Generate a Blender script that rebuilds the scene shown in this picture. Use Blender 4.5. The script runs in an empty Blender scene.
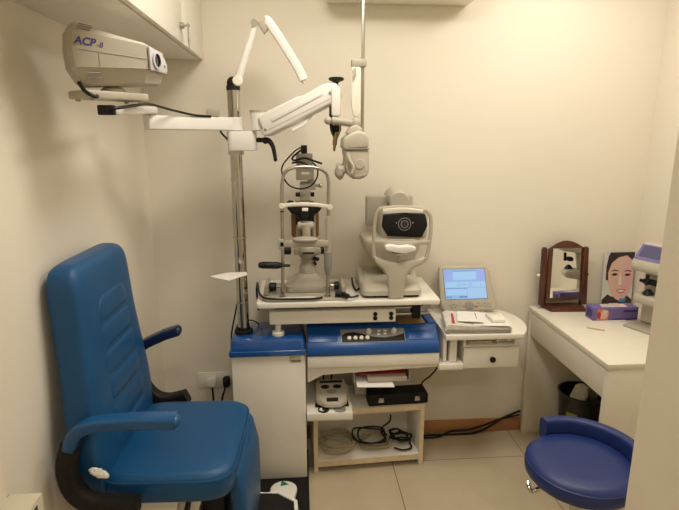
import bpy, bmesh, math, random
from mathutils import Vector, Matrix
C = bpy.context.scene.collection
R = math.radians
V = Vector
random.seed(7)
MW = {}                      # world matrix of every Empty / parent built

# ---------------------------------------------------------------- materials
def mat(name, col, rough=0.5, metal=0.0, var=0.06, nscale=12.0, bump=0.0, bscale=200.0, emit=None, spec=0.5, coat=0.0):
    m = bpy.data.materials.new(name); m.use_nodes = True
    nt = m.node_tree; N = nt.nodes; L = nt.links
    b = N['Principled BSDF']
    b.inputs['Roughness'].default_value = rough
    b.inputs['Metallic'].default_value = metal
    b.inputs['Specular IOR Level'].default_value = spec
    b.inputs['Coat Weight'].default_value = coat
    b.inputs['Coat Roughness'].default_value = 0.08
    tc = N.new('ShaderNodeTexCoord')
    nz = N.new('ShaderNodeTexNoise'); nz.inputs['Scale'].default_value = nscale; nz.inputs['Detail'].default_value = 3
    L.new(tc.outputs['Object'], nz.inputs['Vector'])
    rp = N.new('ShaderNodeValToRGB')
    rp.color_ramp.elements[0].position = 0.3; rp.color_ramp.elements[1].position = 0.7
    rp.color_ramp.elements[0].color = (*[c * (1 - var) for c in col], 1)
    rp.color_ramp.elements[1].color = (*[min(1, c * (1 + var)) for c in col], 1)
    L.new(nz.outputs['Fac'], rp.inputs['Fac']); L.new(rp.outputs['Color'], b.inputs['Base Color'])
    if bump:
        n2 = N.new('ShaderNodeTexNoise'); n2.inputs['Scale'].default_value = bscale
        L.new(tc.outputs['Object'], n2.inputs['Vector'])
        bp = N.new('ShaderNodeBump'); bp.inputs['Strength'].default_value = bump; bp.inputs['Distance'].default_value = 0.002
        L.new(n2.outputs['Fac'], bp.inputs['Height']); L.new(bp.outputs['Normal'], b.inputs['Normal'])
    if emit:
        b.inputs['Emission Color'].default_value = (*col, 1); b.inputs['Emission Strength'].default_value = emit
    return m

M = {}
def defmats():
    M['wall'] = mat('wall_paint', (.775, .722, .62), .85, var=.015, nscale=2, bump=.08, bscale=90)
    M['ceil'] = mat('ceiling_paint', (.84, .79, .68), .9, var=.02)
    M['base'] = mat('baseboard_tile', (.42, .20, .085), .5, var=.15, nscale=6)
    M['jamb'] = mat('jamb_paint', (.80, .725, .60), .6, var=.02, bump=.05)
    M['lam'] = mat('white_laminate', (.80, .77, .69), .38, var=.02)
    M['white'] = mat('white_powder_coat', (.80, .785, .74), .32, var=.015)
    M['desk'] = mat('cream_laminate', (.76, .72, .615), .4, var=.02)
    M['edge'] = mat('raw_board_edge', (.66, .55, .37), .7, var=.1, nscale=30)
    M['beige'] = mat('beige_plastic', (.48, .44, .36), .42, var=.03)
    M['slit'] = mat('slit_lamp_beige', (.40, .365, .30), .4, var=.04)
    M['beiged'] = mat('grey_beige_plastic', (.40, .365, .30), .45, var=.04)
    M['ivory'] = mat('ivory_plastic', (.83, .79, .68), .35, var=.02)
    M['grey'] = mat('grey_plastic', (.27, .26, .24), .45, var=.05)
    M['lav'] = mat('lavender_grey_plastic', (.52, .50, .53), .4, var=.03)
    M['black'] = mat('black_plastic', (.009, .009, .010), .45, var=.2, spec=.3)
    M['rubber'] = mat('black_rubber', (.009, .0088, .0085), .65, var=.2, bump=.2, spec=.25)
    M['brownblk'] = mat('dark_brown_plastic', (.011, .009, .0078), .55, var=.15, spec=.3)
    M['chrome'] = mat('chrome', (.50, .475, .44), .12, 1.0, var=.03)
    M['steel'] = mat('brushed_steel', (.50, .47, .42), .32, 1.0, var=.05)
    M['brass'] = mat('aged_brass', (.35, .26, .14), .35, 1.0, var=.1)
    M['blue'] = mat('glossy_blue_paint', (.007, .08, .32), .2, var=.04, coat=.6)
    M['bluec'] = mat('satin_blue_paint', (.007, .075, .30), .34, var=.04)
    M['vinyl'] = mat('blue_vinyl', (.006, .072, .195), .38, var=.07, nscale=5, bump=.35, bscale=420, spec=.38)
    M['vinyl2'] = mat('navy_vinyl', (.012, .030, .15), .38, var=.07, nscale=6, bump=.35, bscale=420)
    M['armvinyl'] = mat('blue_arm_vinyl', (.010, .082, .225), .26, var=.05, bump=.15, bscale=300)
    M['navyarm'] = mat('dark_blue_moulding', (.006, .016, .06), .28, var=.05)
    M['paper'] = mat('white_paper', (.80, .77, .72), .8, var=.03, nscale=20)
    M['news'] = mat('newsprint', (.66, .62, .555), .85, var=.10, nscale=45)
    M['red'] = mat('red_print', (.45, .03, .03), .6)
    M['ink'] = mat('dark_print', (.03, .03, .035), .6)
    M['purpleink'] = mat('violet_print', (.055, .04, .22), .5)
    M['green'] = mat('green_print', (.0, .16, .07), .5)
    M['teal'] = mat('teal_print', (.01, .10, .075), .5)
    M['orange'] = mat('orange_print', (.65, .2, .05), .6)
    M['label'] = mat('label_film', (.62, .56, .43), .4, var=.03)
    M['mahog'] = mat('mahogany_wood', (.085, .026, .013), .3, var=.3, nscale=9)
    M['mirror'] = mat('mirror_glass', (.86, .86, .83), .015, 1.0, var=0)
    M['brown'] = mat('brown_bakelite', (.30, .155, .05), .4, var=.15)
    M['tissue'] = mat('violet_carton', (.16, .12, .33), .5, var=.06)
    M['tissued'] = mat('dark_violet_print', (.05, .035, .15), .5)
    M['screenfr'] = mat('screen_blue', (.22, .42, .80), .3, emit=.36, var=.02)
    M['screenlt'] = mat('screen_light', (.29, .50, .85), .3, emit=.38, var=.02)
    M['screenln'] = mat('screen_line', (.10, .18, .38), .3, emit=.3)
    M['screenvi'] = mat('screen_violet', (.25, .37, .80), .3, emit=.36)
    M['lcd'] = mat('violet_display', (.15, .12, .30), .25, emit=.12)
    M['lcdd'] = mat('dark_violet_display', (.07, .07, .15), .25, emit=.05)
    M['skin'] = mat('print_skin', (.70, .47, .38), .4, var=.04)
    M['skinp'] = mat('print_pink_skin', (.72, .42, .43), .4, var=.04)
    M['skinl'] = mat('print_light_skin', (.80, .66, .60), .4, var=.03)
    M['hairp'] = mat('print_hair', (.035, .02, .018), .4)
    M['lips'] = mat('print_lips', (.52, .12, .13), .4)
    M['posterbg'] = mat('print_background', (.62, .60, .58), .4, var=.04)
    M['logo'] = mat('print_blue_logo', (.02, .25, .48), .4)
    M['lens'] = mat('dark_lens_glass', (.006, .006, .010), .06, spec=.8)
    M['cablebeige'] = mat('beige_cable', (.42, .36, .25), .5, var=.05)
    M['lamp'] = mat('added_lamp_diffuser', (1, .93, .8), .5, emit=3.0, var=0)
    M['sage'] = mat('green_bin_label', (.20, .30, .05), .6)
    M['binbag'] = mat('black_bin_plastic', (.016, .016, .017), .3, var=.2)
    # floor tiles
    m = bpy.data.materials.new('floor_tiles'); m.use_nodes = True
    nt = m.node_tree; N = nt.nodes; L = nt.links; b = N['Principled BSDF']
    tc = N.new('ShaderNodeTexCoord'); mp = N.new('ShaderNodeMapping')
    mp.inputs['Location'].default_value = (-.45, -2.355, 0)
    br = N.new('ShaderNodeTexBrick'); br.offset = 0; br.squash = 1
    br.inputs['Scale'].default_value = 1; br.inputs['Brick Width'].default_value = .71; br.inputs['Row Height'].default_value = .71
    br.inputs['Mortar Size'].default_value = .0022; br.inputs['Mortar Smooth'].default_value = .2
    br.inputs['Color1'].default_value = (.56, .47, .335, 1); br.inputs['Color2'].default_value = (.54, .45, .32, 1)
    br.inputs['Mortar'].default_value = (.16, .12, .08, 1)
    nz = N.new('ShaderNodeTexNoise'); nz.inputs['Scale'].default_value = 7; nz.inputs['Detail'].default_value = 5
    mx = N.new('ShaderNodeMix'); mx.data_type = 'RGBA'; mx.blend_type = 'MULTIPLY'; mx.inputs[0].default_value = .35
    L.new(tc.outputs['Object'], mp.inputs['Vector']); L.new(mp.outputs['Vector'], br.inputs['Vector'])
    L.new(tc.outputs['Object'], nz.inputs['Vector'])
    rp = N.new('ShaderNodeValToRGB'); rp.color_ramp.elements[0].color = (.72, .7, .66, 1); rp.color_ramp.elements[0].position = .3; rp.color_ramp.elements[1].position = .7
    L.new(nz.outputs['Fac'], rp.inputs['Fac'])
    L.new(br.outputs['Color'], mx.inputs[6]); L.new(rp.outputs['Color'], mx.inputs[7])
    L.new(mx.outputs[2], b.inputs['Base Color']); b.inputs['Roughness'].default_value = .34
    M['floor'] = m
defmats()

# ---------------------------------------------------------------- mesh helpers
def BM(): return bmesh.new()
def merge(dst, src):
    me = bpy.data.meshes.new('tmp'); src.to_mesh(me); src.free(); dst.from_mesh(me); bpy.data.meshes.remove(me); return dst
def box(x0, x1, y0, y1, z0, z1, bev=0.0, seg=2, bm=None, rot=None):
    t = BM(); bmesh.ops.create_cube(t, size=1)
    c = V(((x0 + x1) / 2, (y0 + y1) / 2, (z0 + z1) / 2))
    for v in t.verts: v.co = V((v.co.x * abs(x1 - x0), v.co.y * abs(y1 - y0), v.co.z * abs(z1 - z0)))
    if bev: bmesh.ops.bevel(t, geom=list(t.edges), offset=bev, segments=seg, affect='EDGES', profile=.5)
    for v in t.verts: v.co = (rot @ v.co if rot else v.co) + c
    return merge(bm or BM(), t)
def frame(d):
    d = V(d).normalized(); a = V((0, 0, 1)) if abs(d.z) < .95 else V((1, 0, 0))
    u = a.cross(d).normalized(); return u, d.cross(u), d
def cyl(p0, p1, r0, r1=None, seg=24, bm=None, bev=0.0):
    r1 = r0 if r1 is None else r1
    p0, p1 = V(p0), V(p1); u, w, d = frame(p1 - p0); h = (p1 - p0).length
    pr = [(0, 0), (r0, 0), (r1, h), (0, h)] if not bev else [(0, 0), (r0 - bev, 0), (r0, bev), (r1, h - bev), (r1 - bev, h), (0, h)]
    return lathe(pr, p0, d, seg, bm)
def lathe(prof, org=(0, 0, 0), axis=(0, 0, 1), seg=32, bm=None):
    t = BM(); u, w, d = frame(axis); o = V(org); rings = []
    for r, z in prof:
        if r < 1e-6: rings.append([t.verts.new(o + d * z)])
        else: rings.append([t.verts.new(o + d * z + (u * math.cos(2 * math.pi * k / seg) + w * math.sin(2 * math.pi * k / seg)) * r) for k in range(seg)])
    for a, b in zip(rings, rings[1:]):
        for k in range(seg):
            k2 = (k + 1) % seg
            f = [a[k % len(a)], a[k2 % len(a)], b[k2 % len(b)], b[k % len(b)]]
            f = [v for i, v in enumerate(f) if v not in f[:i]]
            if len(f) > 2:
                try: t.faces.new(f)
                except ValueError: pass
    bmesh.ops.recalc_face_normals(t, faces=t.faces)
    return merge(bm or BM(), t)
def spline(pts, n=8, closed=False):
    P = [V(p) for p in pts]
    if len(P) < 3: return P
    out = []; m = len(P)
    for i in range(m if closed else m - 1):
        g = (lambda k: P[k % m]) if closed else (lambda k: P[max(0, min(m - 1, k))])
        p0, p1, p2, p3 = g(i - 1), g(i), g(i + 1), g(i + 2)
        for k in range(n):
            s = k / n
            out.append(.5 * ((2 * p1) + (p2 - p0) * s + (2 * p0 - 5 * p1 + 4 * p2 - p3) * s * s + (3 * p1 - p0 - 3 * p2 + p3) * s ** 3))
    if not closed: out.append(P[-1])
    return out
def tube(pts, r, seg=10, n=8, closed=False, bm=None, sec=None, smooth=True, upv=None, radii=None):
    """round tube (or a section sec=(half width, half height)) swept along a path"""
    P = spline(pts, n, closed) if smooth else [V(p) for p in pts]
    t = BM(); rings = []; m = len(P); prev = None
    for i, p in enumerate(P):
        if closed: d = P[(i + 1) % m] - P[i - 1]
        else: d = P[min(m - 1, i + 1)] - P[max(0, i - 1)]
        d.normalize()
        if prev is None: u, w, _ = frame(d) if upv is None else (V(upv).cross(d).normalized(), V(upv), d)
        else:
            u = prev - d * prev.dot(d); u.normalize()
        w = d.cross(u); prev = u
        if radii: rr = radii[0] + (radii[-1] - radii[0]) * i / (m - 1) if len(radii) == 2 else radii[min(len(radii) - 1, int(i / (m - 1) * (len(radii) - 1) + .5))]
        else: rr = r
        ring = []
        for k in range(seg):
            a = 2 * math.pi * k / seg
            if sec:
                c, s = math.cos(a), math.sin(a); e = .45
                x = math.copysign(abs(c) ** e, c) * sec[0]; y = math.copysign(abs(s) ** e, s) * sec[1]
            else: x, y = rr * math.cos(a), rr * math.sin(a)
            ring.append(t.verts.new(p + u * x + w * y))
        rings.append(ring)
    for i in range(m if closed else m - 1):
        a, b = rings[i], rings[(i + 1) % m]
        for k in range(seg): t.faces.new([a[k], a[(k + 1) % seg], b[(k + 1) % seg], b[k]])
    if not closed:
        t.faces.new(rings[0]); t.faces.new(rings[-1])
    bmesh.ops.recalc_face_normals(t, faces=t.faces)
    return merge(bm or BM(), t)
def prism(poly, org, u, v, depth, bev=0.0, seg=2, bm=None):
    """outline poly [(a,b)] in the plane org + a*u + b*v, extruded by depth along u x v"""
    t = BM(); o, u, v = V(org), V(u).normalized(), V(v).normalized(); n = u.cross(v)
    a = [t.verts.new(o + u * p[0] + v * p[1]) for p in poly]
    b = [t.verts.new(o + u * p[0] + v * p[1] + n * depth) for p in poly]
    t.faces.new(a); t.faces.new(list(reversed(b)))
    k = len(poly)
    for i in range(k): t.faces.new([a[i], a[(i + 1) % k], b[(i + 1) % k], b[i]])
    bmesh.ops.recalc_face_normals(t, faces=t.faces)
    if bev:
        es = [e for e in t.edges if len(e.link_faces) == 2 and e.calc_face_angle(0) > .6]
        bmesh.ops.bevel(t, geom=es, offset=bev, segments=seg, affect='EDGES', profile=.5)
    return merge(bm or BM(), t)
def rrect(w, h, r, n=6, cx=0, cy=0):
    out = []
    for sx, sy, a0 in ((1, 1, 0), (-1, 1, 90), (-1, -1, 180), (1, -1, 270)):
        for k in range(n + 1):
            a = R(a0 + 90 * k / n); out.append((cx + sx * (w / 2 - r) + r * math.cos(a), cy + sy * (h / 2 - r) + r * math.sin(a)))
    return out
def loft(rings, bm=None, caps=True):
    t = BM(); rs = [[t.verts.new(V(p)) for p in r] for r in rings]
    for a, b in zip(rs, rs[1:]):
        k = len(a)
        for i in range(k): t.faces.new([a[i], a[(i + 1) % k], b[(i + 1) % k], b[i]])
    if caps: t.faces.new(rs[0]); t.faces.new(rs[-1])
    bmesh.ops.recalc_face_normals(t, faces=t.faces)
    return merge(bm or BM(), t)
def ball(c, rx, ry=None, rz=None, seg=24, bm=None, rot=None):
    t = BM(); bmesh.ops.create_uvsphere(t, u_segments=seg, v_segments=seg // 2, radius=1)
    ry = ry or rx; rz = rz or rx
    for v in t.verts:
        q = V((v.co.x * rx, v.co.y * ry, v.co.z * rz)); v.co = (rot @ q if rot else q) + V(c)
    return merge(bm or BM(), t)
def text(s, org, u, v, size, shear=0.0, extrude=.0004, bold=0.0, align='LEFT'):
    cu = bpy.data.curves.new('lettering', 'FONT'); cu.body = s; cu.size = size; cu.shear = shear; cu.extrude = extrude; cu.offset = bold; cu.align_x = align
    o = bpy.data.objects.new('lettering_tmp', cu); C.objects.link(o)
    me = bpy.data.meshes.new_from_object(o.evaluated_get(bpy.context.evaluated_depsgraph_get()))
    bpy.data.objects.remove(o); bpy.data.curves.remove(cu)
    t = BM(); t.from_mesh(me); bpy.data.meshes.remove(me)
    u, v = V(u).normalized(), V(v).normalized(); n = u.cross(v)
    for w in t.verts: w.co = V(org) + u * w.co.x + v * w.co.y + n * w.co.z
    return t
def multi(name, pieces, parent=None, local=False, sharp=35):
    """ONE mesh object from (bmesh, material key) pieces"""
    me = bpy.data.meshes.new(name); big = BM(); keys = []
    for bm, k in pieces:
        if k not in keys: keys.append(k)
        i = keys.index(k)
        for f in bm.faces: f.material_index = i
        merge(big, bm)
    inv = Matrix.Identity(4) if parent is None or local else MW[parent.name].inverted()
    for v in big.verts: v.co = inv @ v.co
    big.to_mesh(me); big.free()
    for k in keys: me.materials.append(M[k])
    for p in me.polygons: p.use_smooth = True
    me.set_sharp_from_angle(angle=R(sharp))
    o = bpy.data.objects.new(name, me); C.objects.link(o)
    if parent is not None: o.parent = parent
    MW[o.name] = Matrix.Identity(4) if parent is None else MW[parent.name].copy()
    return o
def obj(name, bm, m, parent=None, local=False, sharp=35): return multi(name, [(bm, m)], parent, local, sharp)
def thing(name, label, cat, loc=(0, 0, 0), rz=0.0, group=None):
    o = bpy.data.objects.new(name, None); C.objects.link(o); o.location = loc; o.rotation_euler = (0, 0, rz)
    o.empty_display_size = .05
    MW[o.name] = Matrix.Translation(V(loc)) @ Matrix.Rotation(rz, 4, 'Z')
    o['label'] = label; o['category'] = cat
    if group: o['group'] = group
    return o
def tag(o, label, cat, group=None, kind=None):
    o['label'] = label; o['category'] = cat
    if group: o['group'] = group
    if kind: o['kind'] = kind
    return o
def struct(name, bm, m, parent=None):
    o = obj(name, bm, m, parent)
    if parent is None: o['kind'] = 'structure'
    return o

# ================================================================= the setting
XL, XR, YB, YF, ZC = -.738, 1.80, 2.61, .60, 2.62
struct('floor', box(-1.4, XR + .1, -1.1, YB + .1, -.1, 0), 'floor')
struct('ceiling', box(-1.4, XR + .1, -1.1, YB + .1, ZC, ZC + .1), 'ceil')
struct('wall_back', box(XL - .1, XR + .1, YB, YB + .1, 0, ZC), 'wall')
struct('wall_left', box(XL - .1, XL, YF - .12, YB, 0, ZC), 'wall')
struct('wall_right', box(XR, XR + .1, YF - .12, YB, 0, ZC), 'wall')
struct('wall_front', box(.447, XR, YF - .12, YF, 0, ZC, bm=box(XL, -.376, YF - .12, YF, 0, ZC, bm=box(-.376, .447, YF - .12, YF, 2.1, ZC))), 'jamb')
struct('wall_passage', box(-1.4, XR, -1.1, -1.0, 0, ZC), 'wall')
struct('wall_passage_left', box(-1.4, -1.3, -1.0, YF - .12, 0, ZC), 'wall')
struct('wall_passage_right', box(1.5, 1.6, -1.0, YF - .12, 0, ZC), 'wall')
struct('baseboard_back', box(XL, XR, YB - .012, YB, 0, .078, .002), 'base')
struct('baseboard_left', box(XL, XL + .012, YF, YB - .013, 0, .078, .002), 'base')
struct('baseboard_right', box(XR - .012, XR, YF, YB - .013, 0, .078, .002), 'base')

# unseen round downlights, added to light the room and the passage
def added_downlight(name, label, x, y, power, size, col=(1, .938, .83)):
    t = thing(name, label, 'ceiling light', (x, y, ZC))
    obj('trim_ring', lathe([(.10, 0), (.125, 0), (.122, -.012), (.10, -.016), (.094, -.004), (.10, 0)], (x, y, ZC)), 'white', t)
    obj('diffuser', lathe([(0, -.006), (.096, -.006), (.096, -.002), (0, -.002)], (x, y, ZC)), 'lamp', t)
    l = bpy.data.lights.new('added_downlight_lamp', 'AREA'); l.shape = 'DISK'; l.size = size; l.energy = power; l.color = col
    o = bpy.data.objects.new('added_downlight_lamp', l); C.objects.link(o); o.location = (0, 0, -.03); o.parent = t
added_downlight('added_ceiling_light', 'added unseen round ceiling light over the middle of the consulting room', .15, 1.5, 16.5, .55)
added_downlight('added_ceiling_light', 'added unseen round ceiling light above the cream desk', 1.2, 1.92, 11.8, .55)
added_downlight('added_ceiling_light', 'added unseen round ceiling light in the passage outside the doorway', .1, -.45, 11, .3)
w = bpy.data.worlds.new('world'); bpy.context.scene.world = w; w.use_nodes = True
w.node_tree.nodes['Background'].inputs[0].default_value = (1, .9, .75, 1); w.node_tree.nodes['Background'].inputs[1].default_value = .05

cam = bpy.data.cameras.new('camera'); co = bpy.data.objects.new('camera', cam); C.objects.link(co)
cam.sensor_width = 36; cam.lens = 520 / 679 * 36; cam.clip_start = .01
co.location = (0, 0, 1.65); co.rotation_euler = (R(90 - 13.0), 0, R(-4.3))
S = bpy.context.scene; S.camera = co
S.view_settings.view_transform = 'Standard'; S.view_settings.look = 'None'; S.view_settings.exposure = -.05; S.view_settings.gamma = 1
S.view_settings.use_curve_mapping = False
S.cycles.use_denoising = True; S.cycles.max_bounces = 10; S.cycles.diffuse_bounces = 6
S.cycles.caustics_reflective = False; S.cycles.caustics_refractive = False

# ================================================================= wall cabinet, top left
t = thing('wall_cabinet', 'long white wall cabinet high on the wall above the blue chair', 'cabinet', (XL + .001, 1.6, 1.99))
obj('carcass', box(XL + .001, -.462, .66, 2.606, 2.004, 2.60, .002), 'lam', t)
obj('bottom_panel', box(XL + .001, -.464, .66, 2.606, 1.99, 2.004, .001), 'lam', t)
for i, (a, b) in enumerate(((.66, 1.315), (1.318, 2.178))):
    d = obj('door', box(-.458, -.440, a, b, 1.992, 2.60, .0015), 'lam', t)
    if i: 
        k = obj('lock', cyl((-.440, 2.135, 2.05), (-.428, 2.135, 2.05), .012, bm=cyl((-.428, 2.135, 2.05), (-.424, 2.135, 2.05), .009)), 'steel', d)
obj('filler_strip', box(-.458, -.440, 2.181, 2.606, 1.992, 2.60, .0015), 'lam', t)
key = box(-.424, -.404, 2.133, 2.137, 2.046, 2.054, bm=box(-.412, -.410, 2.120, 2.150, 2.035, 2.062, .001))
tube([(-.411, 2.135, 2.034), (-.411, 2.128, 2.024), (-.411, 2.135, 2.014), (-.411, 2.142, 2.024)], .0012, 6, 5, True, key)
box(-.413, -.409, 2.124, 2.147, 1.992, 2.015, .001, bm=key); box(-.413, -.409, 2.133, 2.138, 1.955, 1.993, bm=key)
obj('key', key, 'steel', t)

# ================================================================= air conditioner
t = thing('air_conditioner', 'white split air conditioner mounted high on the back wall', 'air conditioner', (.46, 2.608, 2.245))
prof = [(0, .0), (-.09, .0), (-.15, .012), (-.185, .045), (-.195, .10), (-.195, .20), (-.17, .26), (0, .265)]
obj('body', prism([(2.608 + a, 2.243 + b) for a, b in prof], (.135, 0, 0), (0, 1, 0), (0, 0, 1), .67, .012, 3), 'ivory', t)
obj('wall_mount', box(.14, .78, 2.6075, 2.6095, 2.26, 2.49), 'steel', t)
obj('louver', box(.16, .76, 2.45, 2.53, 2.236, 2.2415, .002), 'ivory', t)
obj('front_panel', box(.13, .79, 2.4095, 2.4125, 2.35, 2.44, .001), 'white', t)

# ================================================================= the base plate and the blue chair
tag(obj('base_plate', box(-.66, .018, 1.62, 2.46, 0, .03, .004), 'rubber'), 'black floor plate under the blue chair and the white cabinet column', 'floor plate')
CX0, CY0, CR = -.424, 1.655, R(-2)
ch = thing('examination_chair', 'blue vinyl examination chair with armrests against the left wall', 'chair', (CX0, CY0, .031), CR)
Z0 = -.031
def se_ring(w, t_, z, xo, yo=0, e=.5, n=40):
    out = []
    for k in range(n):
        a = 2 * math.pi * k / n; c, s = math.cos(a), math.sin(a)
        out.append((xo + math.copysign(abs(c) ** e, c) * t_ / 2, yo + math.copysign(abs(s) ** e, s) * w / 2, z + Z0))
    return out
def ringstack(rows, bm=None, **k):          # smooth through the rows (z, width, thick, x offset)
    pts = spline([V((r[1], r[2], r[3])) for r in rows], 6); zs = [p.x for p in spline([V((r[0], 0, 0)) for r in rows], 6)]
    return loft([se_ring(p.x, p.y, z, p.z, **k) for p, z in zip(pts, zs)], bm)
back = ringstack([(.575, .42, .03, -.205), (.582, .46, .07, -.205), (.61, .48, .092, -.207), (.70, .51, .105, -.213), (.80, .505, .11, -.219), (.93, .465, .11, -.228),
                  (1.06, .43, .11, -.238), (1.16, .42, .11, -.244), (1.23, .412, .105, -.247), (1.267, .385, .09, -.249), (1.285, .33, .055, -.250), (1.289, .26, .012, -.250)], e=.36, n=64, yo=-.005)
bk = obj('backrest', back, 'vinyl', ch, True, 60)
def front_x(z):
    rows = [(.61, -.161), (.72, -.1615), (.84, -.167), (.95, -.175), (1.06, -.183), (1.16, -.189), (1.25, -.1955)]
    for a, b in zip(rows, rows[1:]):
        if a[0] <= z <= b[0]: return a[1] + (b[1] - a[1]) * (z - a[0]) / (b[0] - a[0])
    return rows[0][1] if z < .61 else rows[-1][1]
segs = [(.665, .738), (.738, .83), (.83, .915), (.915, 1.0), (1.0, 1.085), (1.085, 1.175)]
for a, b in segs:                           # horizontal padded rolls of the backrest
    w0 = .30 if b < .9 else .27 if b < 1.05 else .24
    bm = BM(); nx, nz = 20, 10; grid = []
    for j in range(nz + 1):
        z = a + (b - a) * j / nz; row = []
        top = (j / nz)
        for i in range(nx + 1):
            y = -w0 / 2 + w0 * i / nx; ww = 1.0
            if b > 1.17:                    # rounded top of the arch
                lim = w0 / 2 * math.sqrt(max(.0, 1 - max(0, top - .3) ** 2 * 1.6)); y = max(-lim, min(lim, y))
            e = (1 - (2 * j / nz - 1) ** 4) * (1 - (2 * i / nx - 1) ** 6)
            row.append(bm.verts.new((front_x(z) - .0055 + .0105 * max(0, e) ** .6, y - .003, z + Z0)))
        grid.append(row)
    for j in range(nz):
        for i in range(nx):
            bm.faces.new([grid[j][i], grid[j][i + 1], grid[j + 1][i + 1], grid[j + 1][i]])
    bmesh.ops.recalc_face_normals(bm, faces=bm.faces)
    obj('padded_roll', bm, 'vinyl', bk, True, 80)
seam = []
for s in ():
    tube([(front_x(z) - .022 + (.004 if z > 1.2 else 0), -.005 + s * w_, z + Z0) for z, w_ in ((.64, .238), (.74, .247), (.82, .243), (.94, .222), (1.06, .206), (1.16, .202), (1.235, .198))], .0035, 6, 4, bm=(seam[0] if seam else None)) if seam else seam.append(tube([(front_x(z) - .022, -.005 + s * w_, z + Z0) for z, w_ in ((.64, .238), (.74, .247), (.82, .243), (.94, .222), (1.06, .206), (1.16, .202), (1.235, .198))], .0035, 6, 4))
for s in (-1, 1): obj('piping', tube([(front_x(z) - .022, -.005 + s * w_, z + Z0) for z, w_ in ((.64, .238), (.74, .247), (.82, .243), (.94, .222), (1.06, .206), (1.16, .202), (1.235, .198))], .0035, 6, 4), 'vinyl', bk, True)
def pad_ring(w, d, z, cx, cy, e=.34, n=64):
    out = []
    for k in range(n):
        a = 2 * math.pi * k / n; c, s = math.cos(a), math.sin(a)
        out.append((cx + math.copysign(abs(c) ** e, c) * d / 2, cy + math.copysign(abs(s) ** e, s) * w / 2, z + Z0))
    return out
rows = [(.548, .36, .33), (.550, .415, .375), (.56, .438, .392), (.585, .446, .40), (.61, .446, .40), (.632, .438, .393), (.644, .42, .376), (.650, .39, .345), (.653, .30, .26), (.654, .12, .1)]
obj('seat', loft([pad_ring(w_ + .036, d_ + .02, z, .004, -.008) for z, w_, d_ in rows]), 'vinyl', ch, True, 60)
obj('seat_seam', tube([(p[0], p[1], p[2]) for p in pad_ring(.4795, .4195, .628, .004, -.008)], .003, 6, 1, True), 'vinyl', ch, True)
obj('seat_pan', box(-.17, .18, -.17, .19, .515 + Z0, .5475 + Z0, .006), 'black', ch, True)
# leg rest panel under the front edge
legr = BM(); prof = [(.60, .195, .03), (.585, .200, .05), (.50, .214, .06), (.38, .216, .06), (.27, .214, .055), (.24, .214, .03)]
ll = []
for z, x, th in prof:
    ll.append([(x + math.copysign(abs(math.cos(a)) ** .5, math.cos(a)) * th / 2, .02 + math.copysign(abs(math.sin(a)) ** .3, math.sin(a)) * .19, z + Z0) for a in [2 * math.pi * k / 48 for k in range(48)]])
obj('leg_rest', loft(ll), 'vinyl', ch, True, 60)
# armrests: padded arm on a black curved bracket
def arm(side, tilt):
    y = side * (.294 if side < 0 else .268); sh_ = .018 if side < 0 else -.085; p0 = V((-.215, y, .795 + Z0)); rm = Matrix.Rotation(-tilt, 3, 'Y')
    f = lambda x, z: tuple(rm @ (V((x, y, z + Z0)) - p0) + p0)
    a = obj('armrest', tube([f(-.228, .785), f(-.212, .825), f(-.172, .853), f(-.10, .862), (f(.0 + sh_, .864)), f(.055 + sh_, .862)], 0, 20, 6, sec=(.026, .019), upv=(-1, 0, 0) if False else None), 'armvinyl' if side < 0 else 'navyarm', ch, True, 60)
    ball(f(.055 + sh_, .862), .012, .025, .0185, 20, (bm := BM())); obj('end_cap', bm, 'armvinyl' if side < 0 else 'navyarm', a, True)
    g_ = (lambda x, z: (x, y, z + Z0)) if side < 0 else (lambda x, z: f(x, z))
    b = tube([g_(-.226, .795), g_(-.243, .74), g_(-.243, .68), g_(-.222, .63), g_(-.18, .602), g_(-.12, .594), g_(-.055 if side < 0 else -.105, .594)], 0, 20, 6, sec=(.024, .027))
    obj('armrest_bracket', b, 'brownblk', ch, True, 60)
    obj('armrest_pivot', cyl((-.09, y - side * .01, .575 + Z0), (-.09, side * .12, .533 + Z0), .014), 'black', ch, True)
arm(-1, 0); arm(1, R(19))
# pedestal
obj('pedestal', box(-.17, .06, -.15, .13, Z0 + .031, .36 + Z0, .012, bm=prism([(-.15, .36), (.05, .36), (.10, .514), (-.16, .514)], (0, -.13, Z0), (1, 0, 0), (0, 0, 1), -.24, .006)), 'white', ch, True)
obj('pedestal_cover', prism([(-.17, .30), (-.02, .30), (.02, .50), (-.17, .50)], (0, -.155, Z0), (1, 0, 0), (0, 0, 1), .012, .004), 'white', ch, True)
obj('tilt_lever', cyl((.02, -.165, .36 + Z0), (.06, -.15, .53 + Z0), .009), 'black', ch, True)
obj('support_arm', box(.07, .15, -.07, .10, .20 + Z0, .515 + Z0, .01), 'black', ch, True)
# foot plate: white tubular frame round a black rubber mat
fp = [(-0.225, 1.971, 0.15), (-0.118, 1.963, 0.15), (-0.042, 1.901, 0.15), (-0.035, 1.795, 0.15), (-.05, 1.60, .15), (-.19, 1.60, .15)]
fo = tube(fp, 0, 12, 1, True, sec=(.0085, .0085), smooth=False)
ff = obj('footplate_frame', fo, 'white', ch)
cxy = V((sum(p[0] for p in fp) / 6, sum(p[1] for p in fp) / 6, .15))
obj('footplate_mat', prism([(cxy.x + (p[0] - cxy.x) * .97, cxy.y + (p[1] - cxy.y) * .97) for p in fp], (0, 0, .144), (1, 0, 0), (0, 1, 0), .008), 'rubber', ff)
obj('footplate_strut', cyl((-.20, 1.68, .15), (-.30, 1.67, .24), .012, bm=cyl((-.20, 1.80, .15), (-.30, 1.75, .24), .012)), 'white', ch)
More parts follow.
